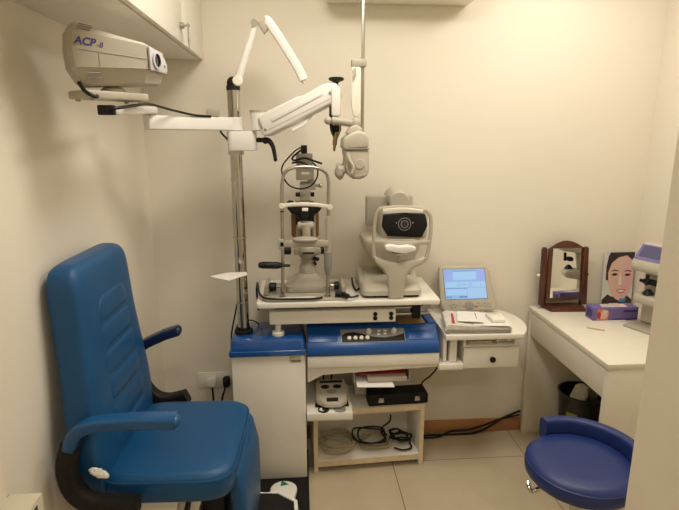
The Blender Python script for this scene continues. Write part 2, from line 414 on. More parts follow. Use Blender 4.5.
# crumpled tissue tucked by the bracket
bm = ball((0, 0, 0), .030, .012, .011, 24)
for v in bm.verts: v.co += V((random.uniform(-1, 1), random.uniform(-1, 1), random.uniform(-1, 1))) * .0022
for v in bm.verts: v.co = Matrix.Rotation(R(28), 3, 'Y') @ v.co + V((-0.6, 1.385, 0.688))
tag(obj('crumpled_tissue', bm, 'paper', None, False, 20), 'crumpled white tissue tucked into the near black armrest bracket', 'tissue')
# foot pedal on the base plate
t = thing('foot_pedal', 'white rounded foot pedal with a green arrow on the black floor plate', 'foot pedal', (-0.099, 2.101, 0.032))
pc = V((-0.1, 2.083, 0.062)); rr = .062
pts = [(pc.x + rr * math.cos(R(a)), pc.y + .028 + rr * .9 * math.sin(R(a))) for a in range(-10, 191, 10)] + [(pc.x - .075, pc.y - .09), (pc.x + .04, pc.y - .09)]
obj('pedal_shell', prism(pts, (0, 0, .031), (1, 0, 0), (0, 1, 0), .03, .008, 3), 'white', t)
a_, b_, c_ = (-0.109, 2.165, 0.062), (-0.076, 2.135, 0.062), (-0.115, 2.126, 0.062)
obj('arrow', prism([a_[:2], b_[:2], c_[:2]], (0, 0, .0612), (1, 0, 0), (0, 1, 0), .0006), 'green', t)

# ================================================================= refraction unit
un = thing('refraction_unit', 'white and blue ophthalmic refraction unit with chrome pole and instrument table', 'examination unit', (0, 2.33, .031))
cb = obj('cabinet_column', box(-.325, .010, 2.222, 2.45, .031, .674, .004), 'lam', un)
cap = box(-.333, .014, 2.206, 2.455, .672, .700, .006, 3)
lo = rrect(.340, .243, .02, 4, -.1595, 2.3305); 
loft([[(x, y, .699) for x, y in rrect(.340, .243, .02, 4, -.1595, 2.3305)], [(x, y, .735) for x, y in rrect(.334, .238, .02, 4, -.1595, 2.3305)], [(x, y, .750) for x, y in rrect(.322, .226, .02, 4, -.1595, 2.3305)], [(x, y, .7555) for x, y in rrect(.30, .206, .02, 4, -.1595, 2.3305)]], cap)
obj('blue_cap', cap, 'blue', un)
multi('badge', [(box(-.062, -.010, 2.2205, 2.2225, .632, .667), 'label'),
                (text('Hansen', (-.058, 2.2202, .637), (1, 0, 0), (0, 0, 1), .016, .25, .0002, .0004), 'teal'),
                (ball((-.056, 2.2203, .657), .0025, .0006, .0025, 8, bm=ball((-.045, 2.2203, .656), .002, .0006, .002, 8)), 'ink'), (ball((-.050, 2.2203, .661), .0022, .0006, .0022, 8), 'teal')], cb)
# console
pr = [(2.209, .664), (2.207, .670), (2.209, .702), (2.217, .714), (2.300, .776), (2.45, .776), (2.45, .664)]
cs = obj('blue_console', prism(pr, (.0195, 0, 0), (0, 1, 0), (0, 0, 1), .611, .004, 2), 'bluec', un)
n_ = V((0, -.062, .083)).normalized(); du = V((1, 0, 0)); dv = V((0, .083, .062)).normalized()
po = V((0, 2.2535, .7413))
def onp(x, s, h=0.0): return po + du * x + dv * s + n_ * h
def pplate(poly, h, d): return prism(poly, po + n_ * h, du, dv, d)
obj('console_recess', box(-.075, .075, -.022, .022, -.0005, .0022, .001, rot=Matrix((du, dv, n_)).transposed()) , 'blue', cs) if False else None
pn = pplate(rrect(.300, .072, .004, 3, .325, 0), 0, .0016)
sw = [(.180, -.033), (.180, .004), (.20, .016), (.235, .020), (.27, .012), (.30, .0), (.335, -.009), (.38, -.013), (.43, -.006), (.472, .008), (.472, -.033)]
pan = multi('control_panel', [(pn, 'grey'), (pplate(sw, .0016, .0008), 'black')], cs)
for x, s in ((.214, -.013), (.242, -.013), (.270, -.013), (.298, -.013)):
    b = BM(); cyl(onp(x, s, .002), onp(x, s, .010), .0105, .009, 20, b)
    obj('push_button', b, 'ivory', pan)
for x in (.307, .425):
    b = BM(); lathe([(0, 0), (.0125, 0), (.0125, .006), (.010, .008), (.0105, .018), (.007, .022), (0, .0225)], onp(x, .018, .0016), n_, 20, b)
    obj('dial_knob', b, 'ivory', pan)
for x, s in ((.352, .004), (.382, .006), (.356, .022), (.384, .023)):
    obj('small_button', prism(rrect(.015, .009, .003, 3, x, s), po + n_ * .0016, du, dv, .004), 'paper', pan)
obj('side_ridge', box(.592, .628, 2.30, 2.45, .770, .784, .004), 'bluec', cs)
obj('finger_ledge', prism(rrect(.135, .05, .006, 3, .092, -.003), po + n_ * -.002, du, dv, .0045, .0012), 'bluec', cs)
obj('finger_ledge', prism(rrect(.12, .05, .006, 3, .552, -.003), po + n_ * -.002, du, dv, .0045, .0012), 'bluec', cs)
obj('front_rail', box(.0195, .632, 2.212, 2.245, .606, .663, .003), 'lam', un)
obj('console_underside', prism([(.0195, .525), (.09, .562), (.30, .572), (.632, .585), (.632, .6055), (.0195, .6055)], (0, 2.455, 0), (1, 0, 0), (0, 0, 1), .225, .002), 'lam', un)
obj('arm_board', box(.633, .752, 2.215, 2.52, .572, .602, .004), 'lam', un)
obj('paper_shelf', box(.24, .50, 2.25, 2.45, .506, .512, .001, bm=box(.236, .241, 2.25, 2.45, .506, .575, bm=box(.50, .505, 2.25, 2.45, .506, .58))), 'beiged', un)
# levelling knob and sliding instrument table
obj('levelling_knob', lathe([(0, 0), (.027, 0), (.029, .006), (.028, .016), (.024, .019), (.013, .020), (.013, .062), (0, .062)], (-.112, 2.258, .756), (0, 0, 1)), 'ivory', un)
rb = obj('slide_beam', box(-.148, .425, 2.222, 2.52, .818, .878, .004), 'lam', un)
for x in (.330, .403):
    for z in (.838, .858):
        obj('slide_pin', cyl((x, 2.224, z), (x, 2.216, z), .0098, bev=.002), 'black', rb)
for z in (.832, .864): obj('slide_rod', cyl((.425, 2.29, z), (.600, 2.29, z), .009), 'steel', un)
obj('rod_block', box(.512, .548, 2.26, 2.33, .815, .895, .004), 'black', un)
obj('rod_end', box(.575, .605, 2.42, 2.56, .792, .9045, .004), 'lam', un)
obj('brown_reflection', box(.45, .582, 2.30, 2.44, .7775, .781, .001), 'brown', un)  # brown board standing in for a reflection beside the slide
tb = prism(rrect(.822, .385, .012, 4, .209, 2.3825), (0, 0, .9055), (1, 0, 0), (0, 1, 0), .0245, .004, 2)
obj('instrument_table', tb, 'lam', un)
obj('table_gap_shade', box(-.12, .56, 2.26, 2.52, .8785, .905, .002), 'black', un)  # black block painting the shade in the gap between beam and table
# pole
PX, PY = -.273, 2.305
pl = obj('pole', cyl((PX, PY, .757), (PX, PY, 1.845), .0262, seg=32), 'chrome', un)
obj('pole_flange', lathe([(0, 0), (.042, 0), (.042, .012), (.03, .016), (.03, .028), (0, .028)], (PX, PY, .7556)), 'rubber', pl)
for z in (.905, 1.205, 1.46): obj('pole_ring', lathe([(.0262, -.003), (.0285, -.003), (.0285, .003), (.0262, .003)], (PX, PY, z)), 'steel', pl)
obj('arm_collar', cyl((PX, PY, 1.668), (PX, PY, 1.722), .032, seg=32, bev=.003), 'white', un)
cl = obj('clamp_block', prism(rrect(.122, .10, .024, 5, -.243, 2.305), (0, 0, 1.585), (1, 0, 0), (0, 1, 0), .080, .004), 'white', un)
obj('clamp_sleeve', lathe([(.0262, 0), (.034, 0), (.034, -.018), (.0262, -.018)], (PX, PY, 1.586)), 'steel', un)
lv = cyl((-.184, 2.285, 1.629), (-.150, 2.275, 1.629), .010)
tube([(-0.15, 2.27, 1.629), (-0.128, 2.265, 1.625), (-0.112, 2.26, 1.6), (-0.103, 2.255, 1.551)], .01, 12, 8, bm=lv, radii=(.0135, .0075)); ball((-0.103, 2.255, 1.548), .0085, bm=lv); ball((-0.143, 2.27, 1.627), .0145, bm=lv)
obj('clamp_lever', lv, 'black', cl)
# lamp arm on top of the pole
kn = ball((PX, PY, 1.86), .026, .024, .028); cyl((PX, PY, 1.832), (PX, PY, 1.850), .0285, bm=kn)
obj('top_knuckle', kn, 'brownblk', un)
obj('knuckle_bolt', cyl((PX + .022, PY - .030, 1.868), (PX + .022, PY - .012, 1.868), .021, bev=.004), 'ivory', un)
l1 = obj('lamp_arm', tube([(-0.255, 2.292, 1.86), (-0.213, 2.292, 1.974), (-0.171, 2.292, 2.086)], .016, 16, 4, radii=(.0165, .0125)), 'white', un)
obj('elbow_joint', cyl((-0.175, 2.27, 2.091), (-0.178, 2.315, 2.1), .014, bm=prism([((-0.167, 2.28, 2.099)[0], (-0.167, 2.28, 2.099)[2]), ((-0.127, 2.28, 2.101)[0], (-0.127, 2.28, 2.101)[2]), ((-0.12, 2.28, 2.069)[0], (-0.12, 2.28, 2.069)[2]), ((-0.137, 2.28, 2.05)[0], (-0.137, 2.28, 2.05)[2])], (0, 2.306, 0), (1, 0, 0), (0, 0, 1), .028, .005)), 'beiged', l1)
l2 = obj('lamp_arm', tube([(-0.128, 2.292, 2.102), (-0.112, 2.292, 2.091), (-0.045, 2.292, 1.992), (0.007, 2.292, 1.906), (0.021, 2.292, 1.874)], .02, 16, 8, sec=(.019, .019)), 'white', un)
obj('arm_tip', cyl((0.009, 2.292, 1.898), (0.025, 2.292, 1.862), .019, .008), 'ivory', l2)
# projector arm: flat bar, elbow, link
E1 = V((-.527, 1.965, 1.690)); E0 = V((PX, PY, 1.695)); dd = (E0 - E1).normalized(); nn = dd.cross(V((0, 0, 1)))
pa = prism([(-.024, -.022), ((E0 - E1).length - .028, -.027), ((E0 - E1).length - .028, .027), (-.024, .029)], E1 + nn * -.018 if False else E1 - nn * 0.018, dd, (0, 0, 1), .036, .006, 3)
pj = obj('projector_arm', pa, 'white', un)
obj('arm_stop', box(PX - .098, PX - .052, 2.19, 2.24, 1.723, 1.752, .004), 'beiged', pj)
LK0, LK1 = V((-.527, 1.965, 1.738)), V((-.515, 1.53, 1.715))
d2 = (LK1 - LK0).normalized(); n2 = d2.cross(V((0, 0, 1)))
lk = prism([(-.022, -.013), ((LK1 - LK0).length + .03, -.011), ((LK1 - LK0).length + .03, .009), (-.022, .011)], LK0 - n2 * .02, d2, (0, 0, 1), .04, .004, 3)
lko = obj('projector_link', lk, 'white', un)
obj('link_end_cap', box(-.537, -.492, 1.482, 1.499, 1.702, 1.728, .003), 'black', lko)
obj('link_pivot', cyl((-.527, 1.965, 1.716), (-.527, 1.965, 1.727), .018), 'steel', lko)
obj('projector_cable', tube([(-.508, 1.478, 1.716), (-.483, 1.50, 1.722), (-.482, 1.64, 1.735), (-.487, 1.80, 1.748), (-.455, 2.0, 1.737), (-.40, 2.10, 1.724), (-.35, 2.17, 1.722)], .0045, 8, 8), 'black', un)
obj('drop_cable', tube([(-.33, 2.262, 1.668), (-.32, 2.262, 1.652), (-.308, 2.262, 1.64), (-.30, 2.285, 1.625)], .004, 8, 8), 'black', un)
# phoropter arm
HY = 2.20
hj = cyl((-.168, 2.275, 1.666), (-.168, 2.275, 1.748), .036, seg=28, bev=.005)
hub = obj('arm_hub', hj, 'white', un)
obj('hub_band', lathe([(.030, 0), (.0375, 0), (.0375, .008), (.030, .008)], (-.168, 2.275, 1.742)), 'beiged', hub)
P0, P1 = V((-0.13, 2.26, 1.703)), V((0.145, 2.17, 1.816)); d3 = (P1 - P0).normalized(); up3 = V((0, 0, 1)) - d3 * d3.z; up3.normalize(); n3 = d3.cross(up3)
Ln = (P1 - P0).length
beam = prism([(-.035, -.05), (-.01, -.058), (Ln * .35, -.052), (Ln - .02, -.04), (Ln + .015, -.03), (Ln + .03, .0), (Ln + .02, .032), (Ln - .03, .045), (Ln * .62, .036), (Ln * .52, .042), (-.02, .036), (-.04, .01)], P0 - n3 * .032, d3, up3, .064, .012, 3)
bmo = obj('phoropter_arm', beam, 'white', un)
obj('arm_rib', prism([(.03, -.014), (Ln * .86, .004), (Ln * .86, .018), (.03, .004)], P0 + n3 * .030, d3, up3, .006, .003), 'white', bmo)
obj('arm_seam', prism([(.0, -.036), (Ln * .95, -.021), (Ln * .95, -.0195), (.0, -.0345)], P0 + n3 * .0305, d3, up3, .0025), 'beiged', bmo)
obj('hub_band', tube([P0 + d3 * -.022 + up3 * (.04 * math.cos(a)) + n3 * (.036 * math.sin(a)) for a in [k * math.pi / 8 for k in range(16)]], .0035, 6, 2, True), 'grey', bmo)
obj('screw', cyl(P0 - d3 * .012 - up3 * .03 + n3 * .032, P0 - d3 * .012 - up3 * .03 + n3 * .035, .006), 'grey', bmo)
obj('screw', cyl(P1 - d3 * .012 + n3 * .032, P1 - d3 * .012 + n3 * .035, .006), 'grey', bmo)
obj('release_handle', tube([(0.061, 2.205, 1.749), (0.04, 2.2, 1.717), (0.015, 2.195, 1.69), (-0.03, 2.19, 1.668)], 0, 16, 8, sec=(.011, .0065)), 'white', bmo)
eb = box(.128, .166, 2.128, 2.20, 1.722, 1.838, .009)
ebo = obj('arm_head', eb, 'white', un)
obj('lock_knob', lathe([(0, 0), (.008, 0), (.008, .016), (.016, .02), (.03, .026), (.031, .034), (.024, .037), (0, .037)], (.150, 2.165, 1.836), (0, 0, 1)), 'black', ebo)
sr = cyl((.148, 2.160, 1.635), (.148, 2.160, 1.724), .009)
sp = obj('suspension_rod', sr, 'steel', un)
obj('suspension_ball', ball((.148, 2.150, 1.755), .017), 'chrome', ebo)
obj('rod_collar', lathe([(0, 0), (.016, 0), (.022, .006), (.022, .02), (.014, .026), (0, .026)], (.148, 2.160, 1.662), (0, 0, 1)), 'black', sp)
obj('rod_cable', tube([(0.128, 2.15, 1.762), (0.127, 2.145, 1.708), (0.131, 2.14, 1.669), (0.143, 2.14, 1.642)], .0075, 10, 8), 'black', sp)
obj('hook', cyl((0.145, 2.14, 1.654), (0.141, 2.14, 1.61), .009, bm=cyl((0.141, 2.14, 1.61), (0.139, 2.14, 1.587), .006, .005, bm=tube([(0.151, 2.14, 1.642), (0.163, 2.14, 1.669), (0.163, 2.14, 1.693), (0.183, 2.14, 1.704)], .0045, 8, 8))), 'brass', sp)
# near-point card on the pole
hole = BM()
cp = [(-0.385, 2.145, 1.07), (-0.326, 2.198, 1.07), (-0.241, 2.208, 1.07), (-0.231, 2.166, 1.07), (-0.301, 2.077, 1.07)]
tag(obj('paper_card', prism([p[:2] for p in cp], (0, 0, 1.068), (1, 0, 0), (0, 1, 0), .003), 'paper'), 'small white card slipped around the chrome pole', 'card')
bpy.data.objects['paper_card'].data.materials.append(M['beiged'])
# cables by the pole
ca = tube([(-.335, 2.452, .93), (-.338, 2.46, .85), (-.343, 2.462, .76), (-.345, 2.465, .60), (-.34, 2.50, .35), (-.33, 2.55, .2)], .005, 8, 8)
obj('mains_cable', tube([(-0.286, 2.37, 1.047), (-0.305, 2.4, 0.902), (-0.32, 2.42, 0.826), (-0.349, 2.46, 0.708), (-0.358, 2.465, 0.627)], .004, 8, 8), 'black', un)
obj('mains_cable', tube([(-0.268, 2.36, 0.785), (-0.248, 2.36, 0.794), (-0.222, 2.38, 0.776), (-0.21, 2.4, 0.753)], .003, 8, 8), 'black', un)

# ================================================================= chart projector
N0 = V((-0.586, 1.45, 1.867)); d = V((.80, .60, 0)).normalized(); d9 = V((.66, .75, 0)).normalized(); n9 = V((d9.y, -d9.x, 0)); n = V((d.y, -d.x, 0)); Zv = V((0, 0, 1))
pt = thing('chart_projector', 'beige chart projector with blue ACP lettering under the wall cabinet', 'projector', tuple(N0 - n * .07 + d * .14 - Zv * .13))
plan = [(.008, -.02), (.016, -.007), (.032, 0), (.208, 0), (.286, -.068), (.288, -.115), (.27, -.137), (.06, -.14), (.03, -.125), (.014, -.09)]
def lev(zf, ins, grow=0.0):
    out = []
    for s, u in plan:
        uu = u + (-.07 - u) * ins; ss = s + (.17 - s) * grow
        out.append(N0 + d * ss + n * uu + Zv * zf(s))
    return out
pb = loft([lev(lambda s: -.090 + .05 * s, .42, .24), lev(lambda s: -.084 + .05 * s, .30, .15), lev(lambda s: -.046 + .05 * s, .015, .02), lev(lambda s: -.05 * s, 0), lev(lambda s: .045 - .09 * s, .0, .03), lev(lambda s: .062 - .14 * s, .14, .09), lev(lambda s: .070 - .17 * s, .42, .16)])
bd = obj('projector_body', pb, 'beige', pt, sharp=25)
def side(s, z, h=.0006): return N0 + d * s + n * h + Zv * z
def strip(pts, w=.0011, key='beiged'): 
    b = BM()
    for p, q in zip(pts, pts[1:]): cyl(p, q, w, seg=6, bm=b)
    return b
sm = [(strip([side(.03, -.0015), side(.207, -.0105)]), 'grey'), (strip([side(.03, -.0445), side(.208, -.0355)], .0008), 'beiged'), (strip([side(.078, -.003), side(.080, -.043)], .0008), 'beiged')]
multi('panel_seams', sm, bd)
multi('lettering', [(text('ACP', side(.020, .012, .001), d - Zv * .07, Zv, .027, .28, .0003, .0007), 'purpleink'), (text('-8', side(.0735, .008, .001), d - Zv * .07, Zv, .020, .28, .0003, .0), 'purpleink')], bd)
for k in range(3):
    vs = BM()
    nb = (n * 1 + Zv * -.55).normalized()
    z = -.058 - k * .013; p = N0 + d * (.042 + .004 * k) + n * (.0015 - .0072 * (k + .4)) + Zv * z
    cyl(p, p + d * .036 + Zv * .0018, .0017, seg=6, bm=vs); obj('cooling_slot', vs, 'grey', bd)
for k in range(3):
    vs = BM(); z = .0535 + k * .006; p = N0 + d * (.032 + .004 * k) + n * (-.004 - .0045 * k) + Zv * (z - .002)
    cyl(p, p + d * .032 - Zv * .004, .0014, seg=6, bm=vs); obj('cooling_slot', vs, 'grey', bd)
f0 = N0 + d * .209 + n * .001; f1 = N0 + d * .288 + n * -.069; fu = (f1 - f0).normalized(); fl = (f1 - f0).length
fnz = fu.cross(Zv)
fp_ = prism([(0, -.040), (fl * .95, -.040), (fl, -.03), (fl, -.014), (fl * .85, .004), (fl * .5, .016), (0, .024)], f0 + fnz * .0, fu, Zv, .007, .0025, 2)
fpl = obj('front_plate', fp_, 'lav', pt)
lc = f0 + fu * .034 + fnz * .006 - Zv * .010
obj('lens_ring', lathe([(.019, 0), (.024, 0), (.024, .006), (.018, .007)], lc, fnz, 28), 'lav', fpl)
obj('lens', lathe([(0, .003), (.019, .003), (.019, .0), (0, 0)], lc, fnz, 28), 'lens', fpl)
obj('sensor', cyl(f0 + fu * .086 + fnz * .006 - Zv * .020, f0 + fu * .086 + fnz * .0085 - Zv * .020, .0045), 'grey', fpl)
mc = N0 - n * .07 + d * .13 + Zv * .012
mt = lathe([(.0, -.1125), (.034, -.1125), (.032, -.104), (.022, -.098), (.014, -.094), (.014, -.080), (0, -.080)], mc, (0, 0, 1), 28)
obj('swivel_mount', mt, 'beige', pt)
mp_ = prism(rrect(.19, .10, .010, 4, 0, 0), mc - d9 * .012 - Zv * .1335, d9, (-n9.x, -n9.y, 0), .021, .004, 2)
for s_, u_ in ((-.085, -.036), (.06, -.036), (-.085, .036), (.06, .036)): cyl(mc + d9 * s_ - n9 * u_ - Zv * .139, mc + d9 * s_ - n9 * u_ - Zv * .132, .0065, seg=12, bm=mp_)
obj('mount_plate', mp_, 'beige', pt)
obj('power_cable', tube([N0 + d * .03 - n * .03 - Zv * .082, N0 + d * .035 + n * .0 - Zv * .105, N0 + d * .055 + n * .008 - Zv * .118, N0 + d * .07 - n * .015 - Zv * .114], .005, 8, 8), 'black', pt)

# ================================================================= phoropter
ph = thing('phoropter', 'grey beige phoropter hanging edge-on from the white counterbalance arm', 'phoropter', (0.213, 2.15, 1.477))
hb = cyl((.128, 2.118, 1.706), (.222, 2.118, 1.694), .0155, seg=20, bev=.003)
ball((.114, 2.118, 1.7055), .016, bm=hb); ball((.224, 2.118, 1.694), .021, .021, .026, bm=hb)
obj('mount_tube', hb, 'beiged', ph)
hood = prism([(.168, 1.595), (.268, 1.600), (.268, 1.640), (.258, 1.658), (.225, 1.668), (.190, 1.652), (.170, 1.635)], (0, 2.21, 0), (1, 0, 0), (0, 0, 1), .17, .010, 3)
obj('rotor_hood', hood, 'beige', ph)
obj('bridge', prism([(.182, 1.655), (.200, 1.682), (.225, 1.690), (.246, 1.676), (.252, 1.650)], (0, 2.155, 0), (1, 0, 0), (0, 0, 1), .07, .006, 3), 'beige', ph)
for yy, k in ((2.205, 0), (2.112, 1)):
    b = prism([(.172, 1.594), (.268, 1.598), (.270, 1.512), (.262, 1.492), (.236, 1.480), (.205, 1.482), (.186, 1.496), (.176, 1.530), (.180, 1.560)], (0, yy, 0), (1, 0, 0), (0, 0, 1), .076, .011, 3)
    hs = obj('lens_housing', b, 'beige', ph)
    obj('dial', cyl((.232, yy - .075, 1.54), (.232, yy - .080, 1.54), .020, .018), 'beige', hs)
    obj('eyepiece', cyl((.176, yy - .038, 1.515), (.150, yy - .038, 1.513), .019, .022, bm=ball((.158, yy - .038, 1.500), .016, .024, .024)), 'beiged', hs)
    obj('lower_rim', prism([(.205, 1.484), (.262, 1.494), (.264, 1.508), (.23, 1.498), (.206, 1.500)], (0, yy + .001, 0), (1, 0, 0), (0, 0, 1), .078, .004), 'beiged', hs)
obj('housing_seam', box(.172, .270, 2.030, 2.213, 1.595, 1.599, .001), 'grey', ph)
obj('lens_lever', tube([(.182, 2.025, 1.585), (.192, 2.020, 1.555), (.206, 2.018, 1.528), (.20, 2.018, 1.505)], 0, 12, 6, sec=(.008, .005)), 'beige', ph)
rod = obj('near_point_rod', box(.246, .258, 2.128, 2.140, 1.60, 2.30, .0015), 'steel', ph)
obj('rod_clamp', box(.206, .264, 2.110, 2.150, 1.908, 1.936, .004), 'beiged', rod)
pdl = prism([(.208, 1.93), (.204, 1.86), (.206, 1.76), (.214, 1.722), (.232, 1.715), (.242, 1.74), (.243, 1.90), (.236, 1.93)], (0, 2.135, 0), (1, 0, 0), (0, 0, 1), .022, .006, 3)
obj('card_holder', pdl, 'ivory', rod)
obj('holder_clip', prism([(.208, 1.895), (.222, 1.906), (.224, 1.88), (.210, 1.85)], (0, 2.111, 0), (1, 0, 0), (0, 0, 1), .003, .001), 'beiged', rod)

# ================================================================= slit lamp
TZ = .9305
sl = thing('slit_lamp', 'beige slit lamp microscope with tall chrome chin rest frame on the white table', 'slit lamp', (.02, 2.35, TZ))
bp_ = prism([(-.158, 2.206), (.196, 2.206), (.205, 2.225), (.205, 2.48), (-.178, 2.48), (-.175, 2.225)], (0, 0, TZ), (1, 0, 0), (0, 1, 0), .009, .003)
obj('base_plate', bp_, 'slit', sl)
ax = obj('cross_axle', cyl((-.135, 2.335, .964), (.165, 2.335, .964), .007), 'chrome', sl)
for x0, x1 in ((-.150, -.118), (.150, .172)): obj('track_wheel', cyl((x0, 2.335, .964), (x1, 2.335, .964), .019, bev=.003), 'black', ax)
obj('wheel_guard', box(-.170, -.151, 2.27, 2.44, .940, .982, .008), 'slit', sl); obj('wheel_guard', box(.178, .200, 2.27, 2.44, .940, .982, .008), 'slit', sl)
cart = loft([[(x, y, .942) for x, y in rrect(.205, .19, .02, 4, .03, 2.40)], [(x, y, .970) for x, y in rrect(.205, .19, .02, 4, .03, 2.40)], [(x, y, .976) for x, y in rrect(.170, .16, .02, 4, .03, 2.40)], [(x, y, 1.004) for x, y in rrect(.090, .10, .02, 4, .03, 2.41)], [(x, y, 1.010) for x, y in rrect(.082, .09, .02, 4, .03, 2.41)]])
cr = obj('carriage', cart, 'slit', sl)
obj('name_plate', box(-.035, .095, 2.3035, 2.3065, .949, .966, .001), 'beiged', cr)
col = lathe([(.040, 0), (.040, .05), (.034, .06), (.034, .10), (.037, .105), (.037, .115), (0, .115)], (.030, 2.41, 1.03), (0, 0, 1), 28)
co_ = obj('column', col, 'slit', sl)
obj('screw_knob', cyl((.055, 2.40, 1.115), (.075, 2.36, 1.120), .009, bm=cyl((.062, 2.39, 1.10), (.067, 2.38, 1.09), .006)), 'black', co_)
obj('column_ring', lathe([(.034, 0), (.0385, 0), (.0385, .006), (.034, .006)], (.030, 2.41, 1.126)), 'black', co_)
cross = box(-.035, .092, 2.37, 2.44, 1.152, 1.188, .01, 3, bm=ball((.030, 2.375, 1.172), .042, .035, .036))
ct = obj('cross_head', cross, 'slit', sl)
for x0, x1 in ((-.048, -.090), (.075, .108)): obj('width_knob', cyl((x0, 2.40, 1.17), (x1, 2.40, 1.17), .019, bev=.004), 'black', ct)
obj('click_slot', box(.005, .058, 2.336, 2.3405, 1.166, 1.174, .001), 'black', ct)
# the two arms and the lamp tower
for x in (-.012, .058): obj('arm_rod', cyl((x, 2.41, 1.185), (x, 2.41, 1.33), .011), 'slit', sl)
mic = obj('lens_barrel', cyl((-.016, 2.385, 1.292), (.060, 2.385, 1.292), .022, bev=.005, bm=cyl((.024, 2.36, 1.235), (.024, 2.36, 1.30), .019)), 'beige', sl)
obj('breath_shield', prism(rrect(.132, .122, .012, 3, .020, 1.282), (0, 2.47, 0), (1, 0, 0), (0, 0, 1), .004), 'brown', sl)
bl = obj('prism_mount', box(-.024, -.002, 2.375, 2.43, 1.295, 1.40, .003, bm=box(.040, .062, 2.375, 2.43, 1.295, 1.40, .003)), 'black', sl)
obj('objective', cyl((.020, 2.40, 1.345), (.020, 2.352, 1.345), .019, bm=cyl((.02, 2.43, 1.33), (.02, 2.38, 1.33), .026)), 'black', sl)
obj('mirror', box(.006, .034, 2.352, 2.357, 1.362, 1.378, .002, rot=Matrix.Rotation(R(-30), 3, 'X')), 'paper', sl)
shade = BM()
pts = [(-.062, 1.405), (.098, 1.405), (.096, 1.388), (.080, 1.368), (.045, 1.356), (-.010, 1.356), (-.045, 1.368), (-.060, 1.388)]
prism(pts, (0, 2.47, 0), (1, 0, 0), (0, 0, 1), .10, .010, 3, shade)
ball((-.047, 2.42, 1.407), .018, .02, .016, 16, shade)
obj('eyepiece_shade', shade, 'black', sl)
tw = box(-.002, .046, 2.385, 2.445, 1.405, 1.480, .005, bm=cyl((.022, 2.415, 1.40), (.022, 2.415, 1.49), .024))
box(.035, .070, 2.39, 2.44, 1.455, 1.50, .004, bm=tw)
box(-.018, .064, 2.37, 2.46, 1.50, 1.555, .006, bm=tw)
box(-.016, .058, 2.375, 2.455, 1.558, 1.618, .006, bm=tw)
two = obj('lamp_tower', tw, 'beiged', sl)
obj('filter_screw', cyl((.068, 2.40, 1.474), (.088, 2.395, 1.474), .006, bm=ball((.092, 2.394, 1.474), .0105)), 'steel', two)
for x0, x1 in ((-.022, .0), (.044, .064)): obj('slit_knob', cyl((x0, 2.41, 1.432), (x1, 2.41, 1.432), .010), 'black', two)
obj('lamp_cap', box(.006, .034, 2.395, 2.43, 1.618, 1.655, .003), 'black', two)
obj('tower_label', box(.006, .042, 2.3685, 2.3705, 1.527, 1.537), 'ivory', two)
obj('lamp_cable', tube([(.02, 2.41, 1.650), (-.02, 2.385, 1.63), (-.075, 2.37, 1.57), (-.078, 2.36, 1.525), (-.05, 2.36, 1.48), (.0, 2.36, 1.463), (.05, 2.36, 1.478), (.078, 2.36, 1.52), (.075, 2.36, 1.56), (.055, 2.362, 1.58)], .0036, 8, 10), 'black', two)
obj('lamp_cable', tube([(.015, 2.372, 1.64), (-.03, 2.36, 1.605), (-.025, 2.355, 1.59), (.02, 2.352, 1.60), (.06, 2.352, 1.588), (.098, 2.36, 1.575)], .0048, 8, 10, bm=tube([(-.035, 2.365, 1.578), (.0, 2.352, 1.582), (.03, 2.352, 1.572), (.04, 2.352, 1.560)], .0042, 8, 8)), 'black', two)
# chin rest frame
FY = 2.245
fr = tube([(-.087, FY, .939), (-.083, FY, 1.10), (-.079, FY, 1.40), (-.076, FY, 1.455), (-.066, FY, 1.492), (-.035, FY, 1.512), (.02, FY, 1.518), (.08, FY, 1.511), (.112, FY, 1.49), (.121, FY, 1.455), (.121, FY, 1.40), (.117, FY, 1.10), (.115, FY, .939)], .0075, 14, 8)
cf = obj('chin_rest_frame', fr, 'steel', sl)
for x in (-.087, .115): obj('frame_socket', cyl((x, FY, .9395), (x, FY, .985), .0098, bm=cyl((x, FY, .9395), (x, FY, .945), .016)), 'chrome', cf)
hbnd = tube([(-0.084, 2.235, 1.353), (-0.037, 2.232, 1.359), (0.019, 2.232, 1.36), (0.075, 2.232, 1.356), (0.127, 2.235, 1.346)], 0, 16, 6, sec=(.008, .0085))
ho = obj('forehead_band', hbnd, 'ivory', cf)
for p in ((-0.081, 2.228, 1.354), (0.126, 2.228, 1.347)): obj('band_screw', cyl(p, (p[0], p[1] - .010, p[2]), .012, bev=.002), 'ivory', ho)
cb_ = box(-.096, .118, 2.222, 2.25, 1.172, 1.202, .006, bm=box(-.098, -.072, 2.222, 2.262, 1.165, 1.208, .005))
ball((.018, 2.228, 1.206), .055, .028, .014, bm=cb_)
obj('chin_rest', cb_, 'slit', cf)
obj('frame_sleeve', lathe([(.0085, 0), (.014, .002), (.014, .145), (.010, .165), (.0085, .168)], (.1185, FY, 1.14)), 'slit', cf)
obj('height_grip', lathe([(.0085, -.03), (.012, -.022), (.0175, .0), (.0175, .075), (.0085, .078)], (.117, FY, 1.07)), 'grey', cf)
obj('frame_ring', lathe([(.007, 0), (.0088, 0), (.0088, .005), (.007, .005)], (-.080, FY, 1.325)), 'black', cf)
g = lathe([(0, 0), (.011, .003), (.0155, .02), (.0155, .085), (.011, .10), (.006, .104), (.006, .14), (0, .14)], (-0.19, 2.225, 1.096), V((-0.077, 2.225, 1.092)) - V((-0.19, 2.225, 1.096)), 20)
obj('side_handle', g, 'black', cf)
obj('joystick_cable', tube([(.06, 2.214, .945), (.0, 2.212, .946), (-.06, 2.213, .945), (-.12, 2.215, .943), (-.17, 2.235, .938), (-.185, 2.27, .936)], .004, 8, 8), 'ivory', sl)
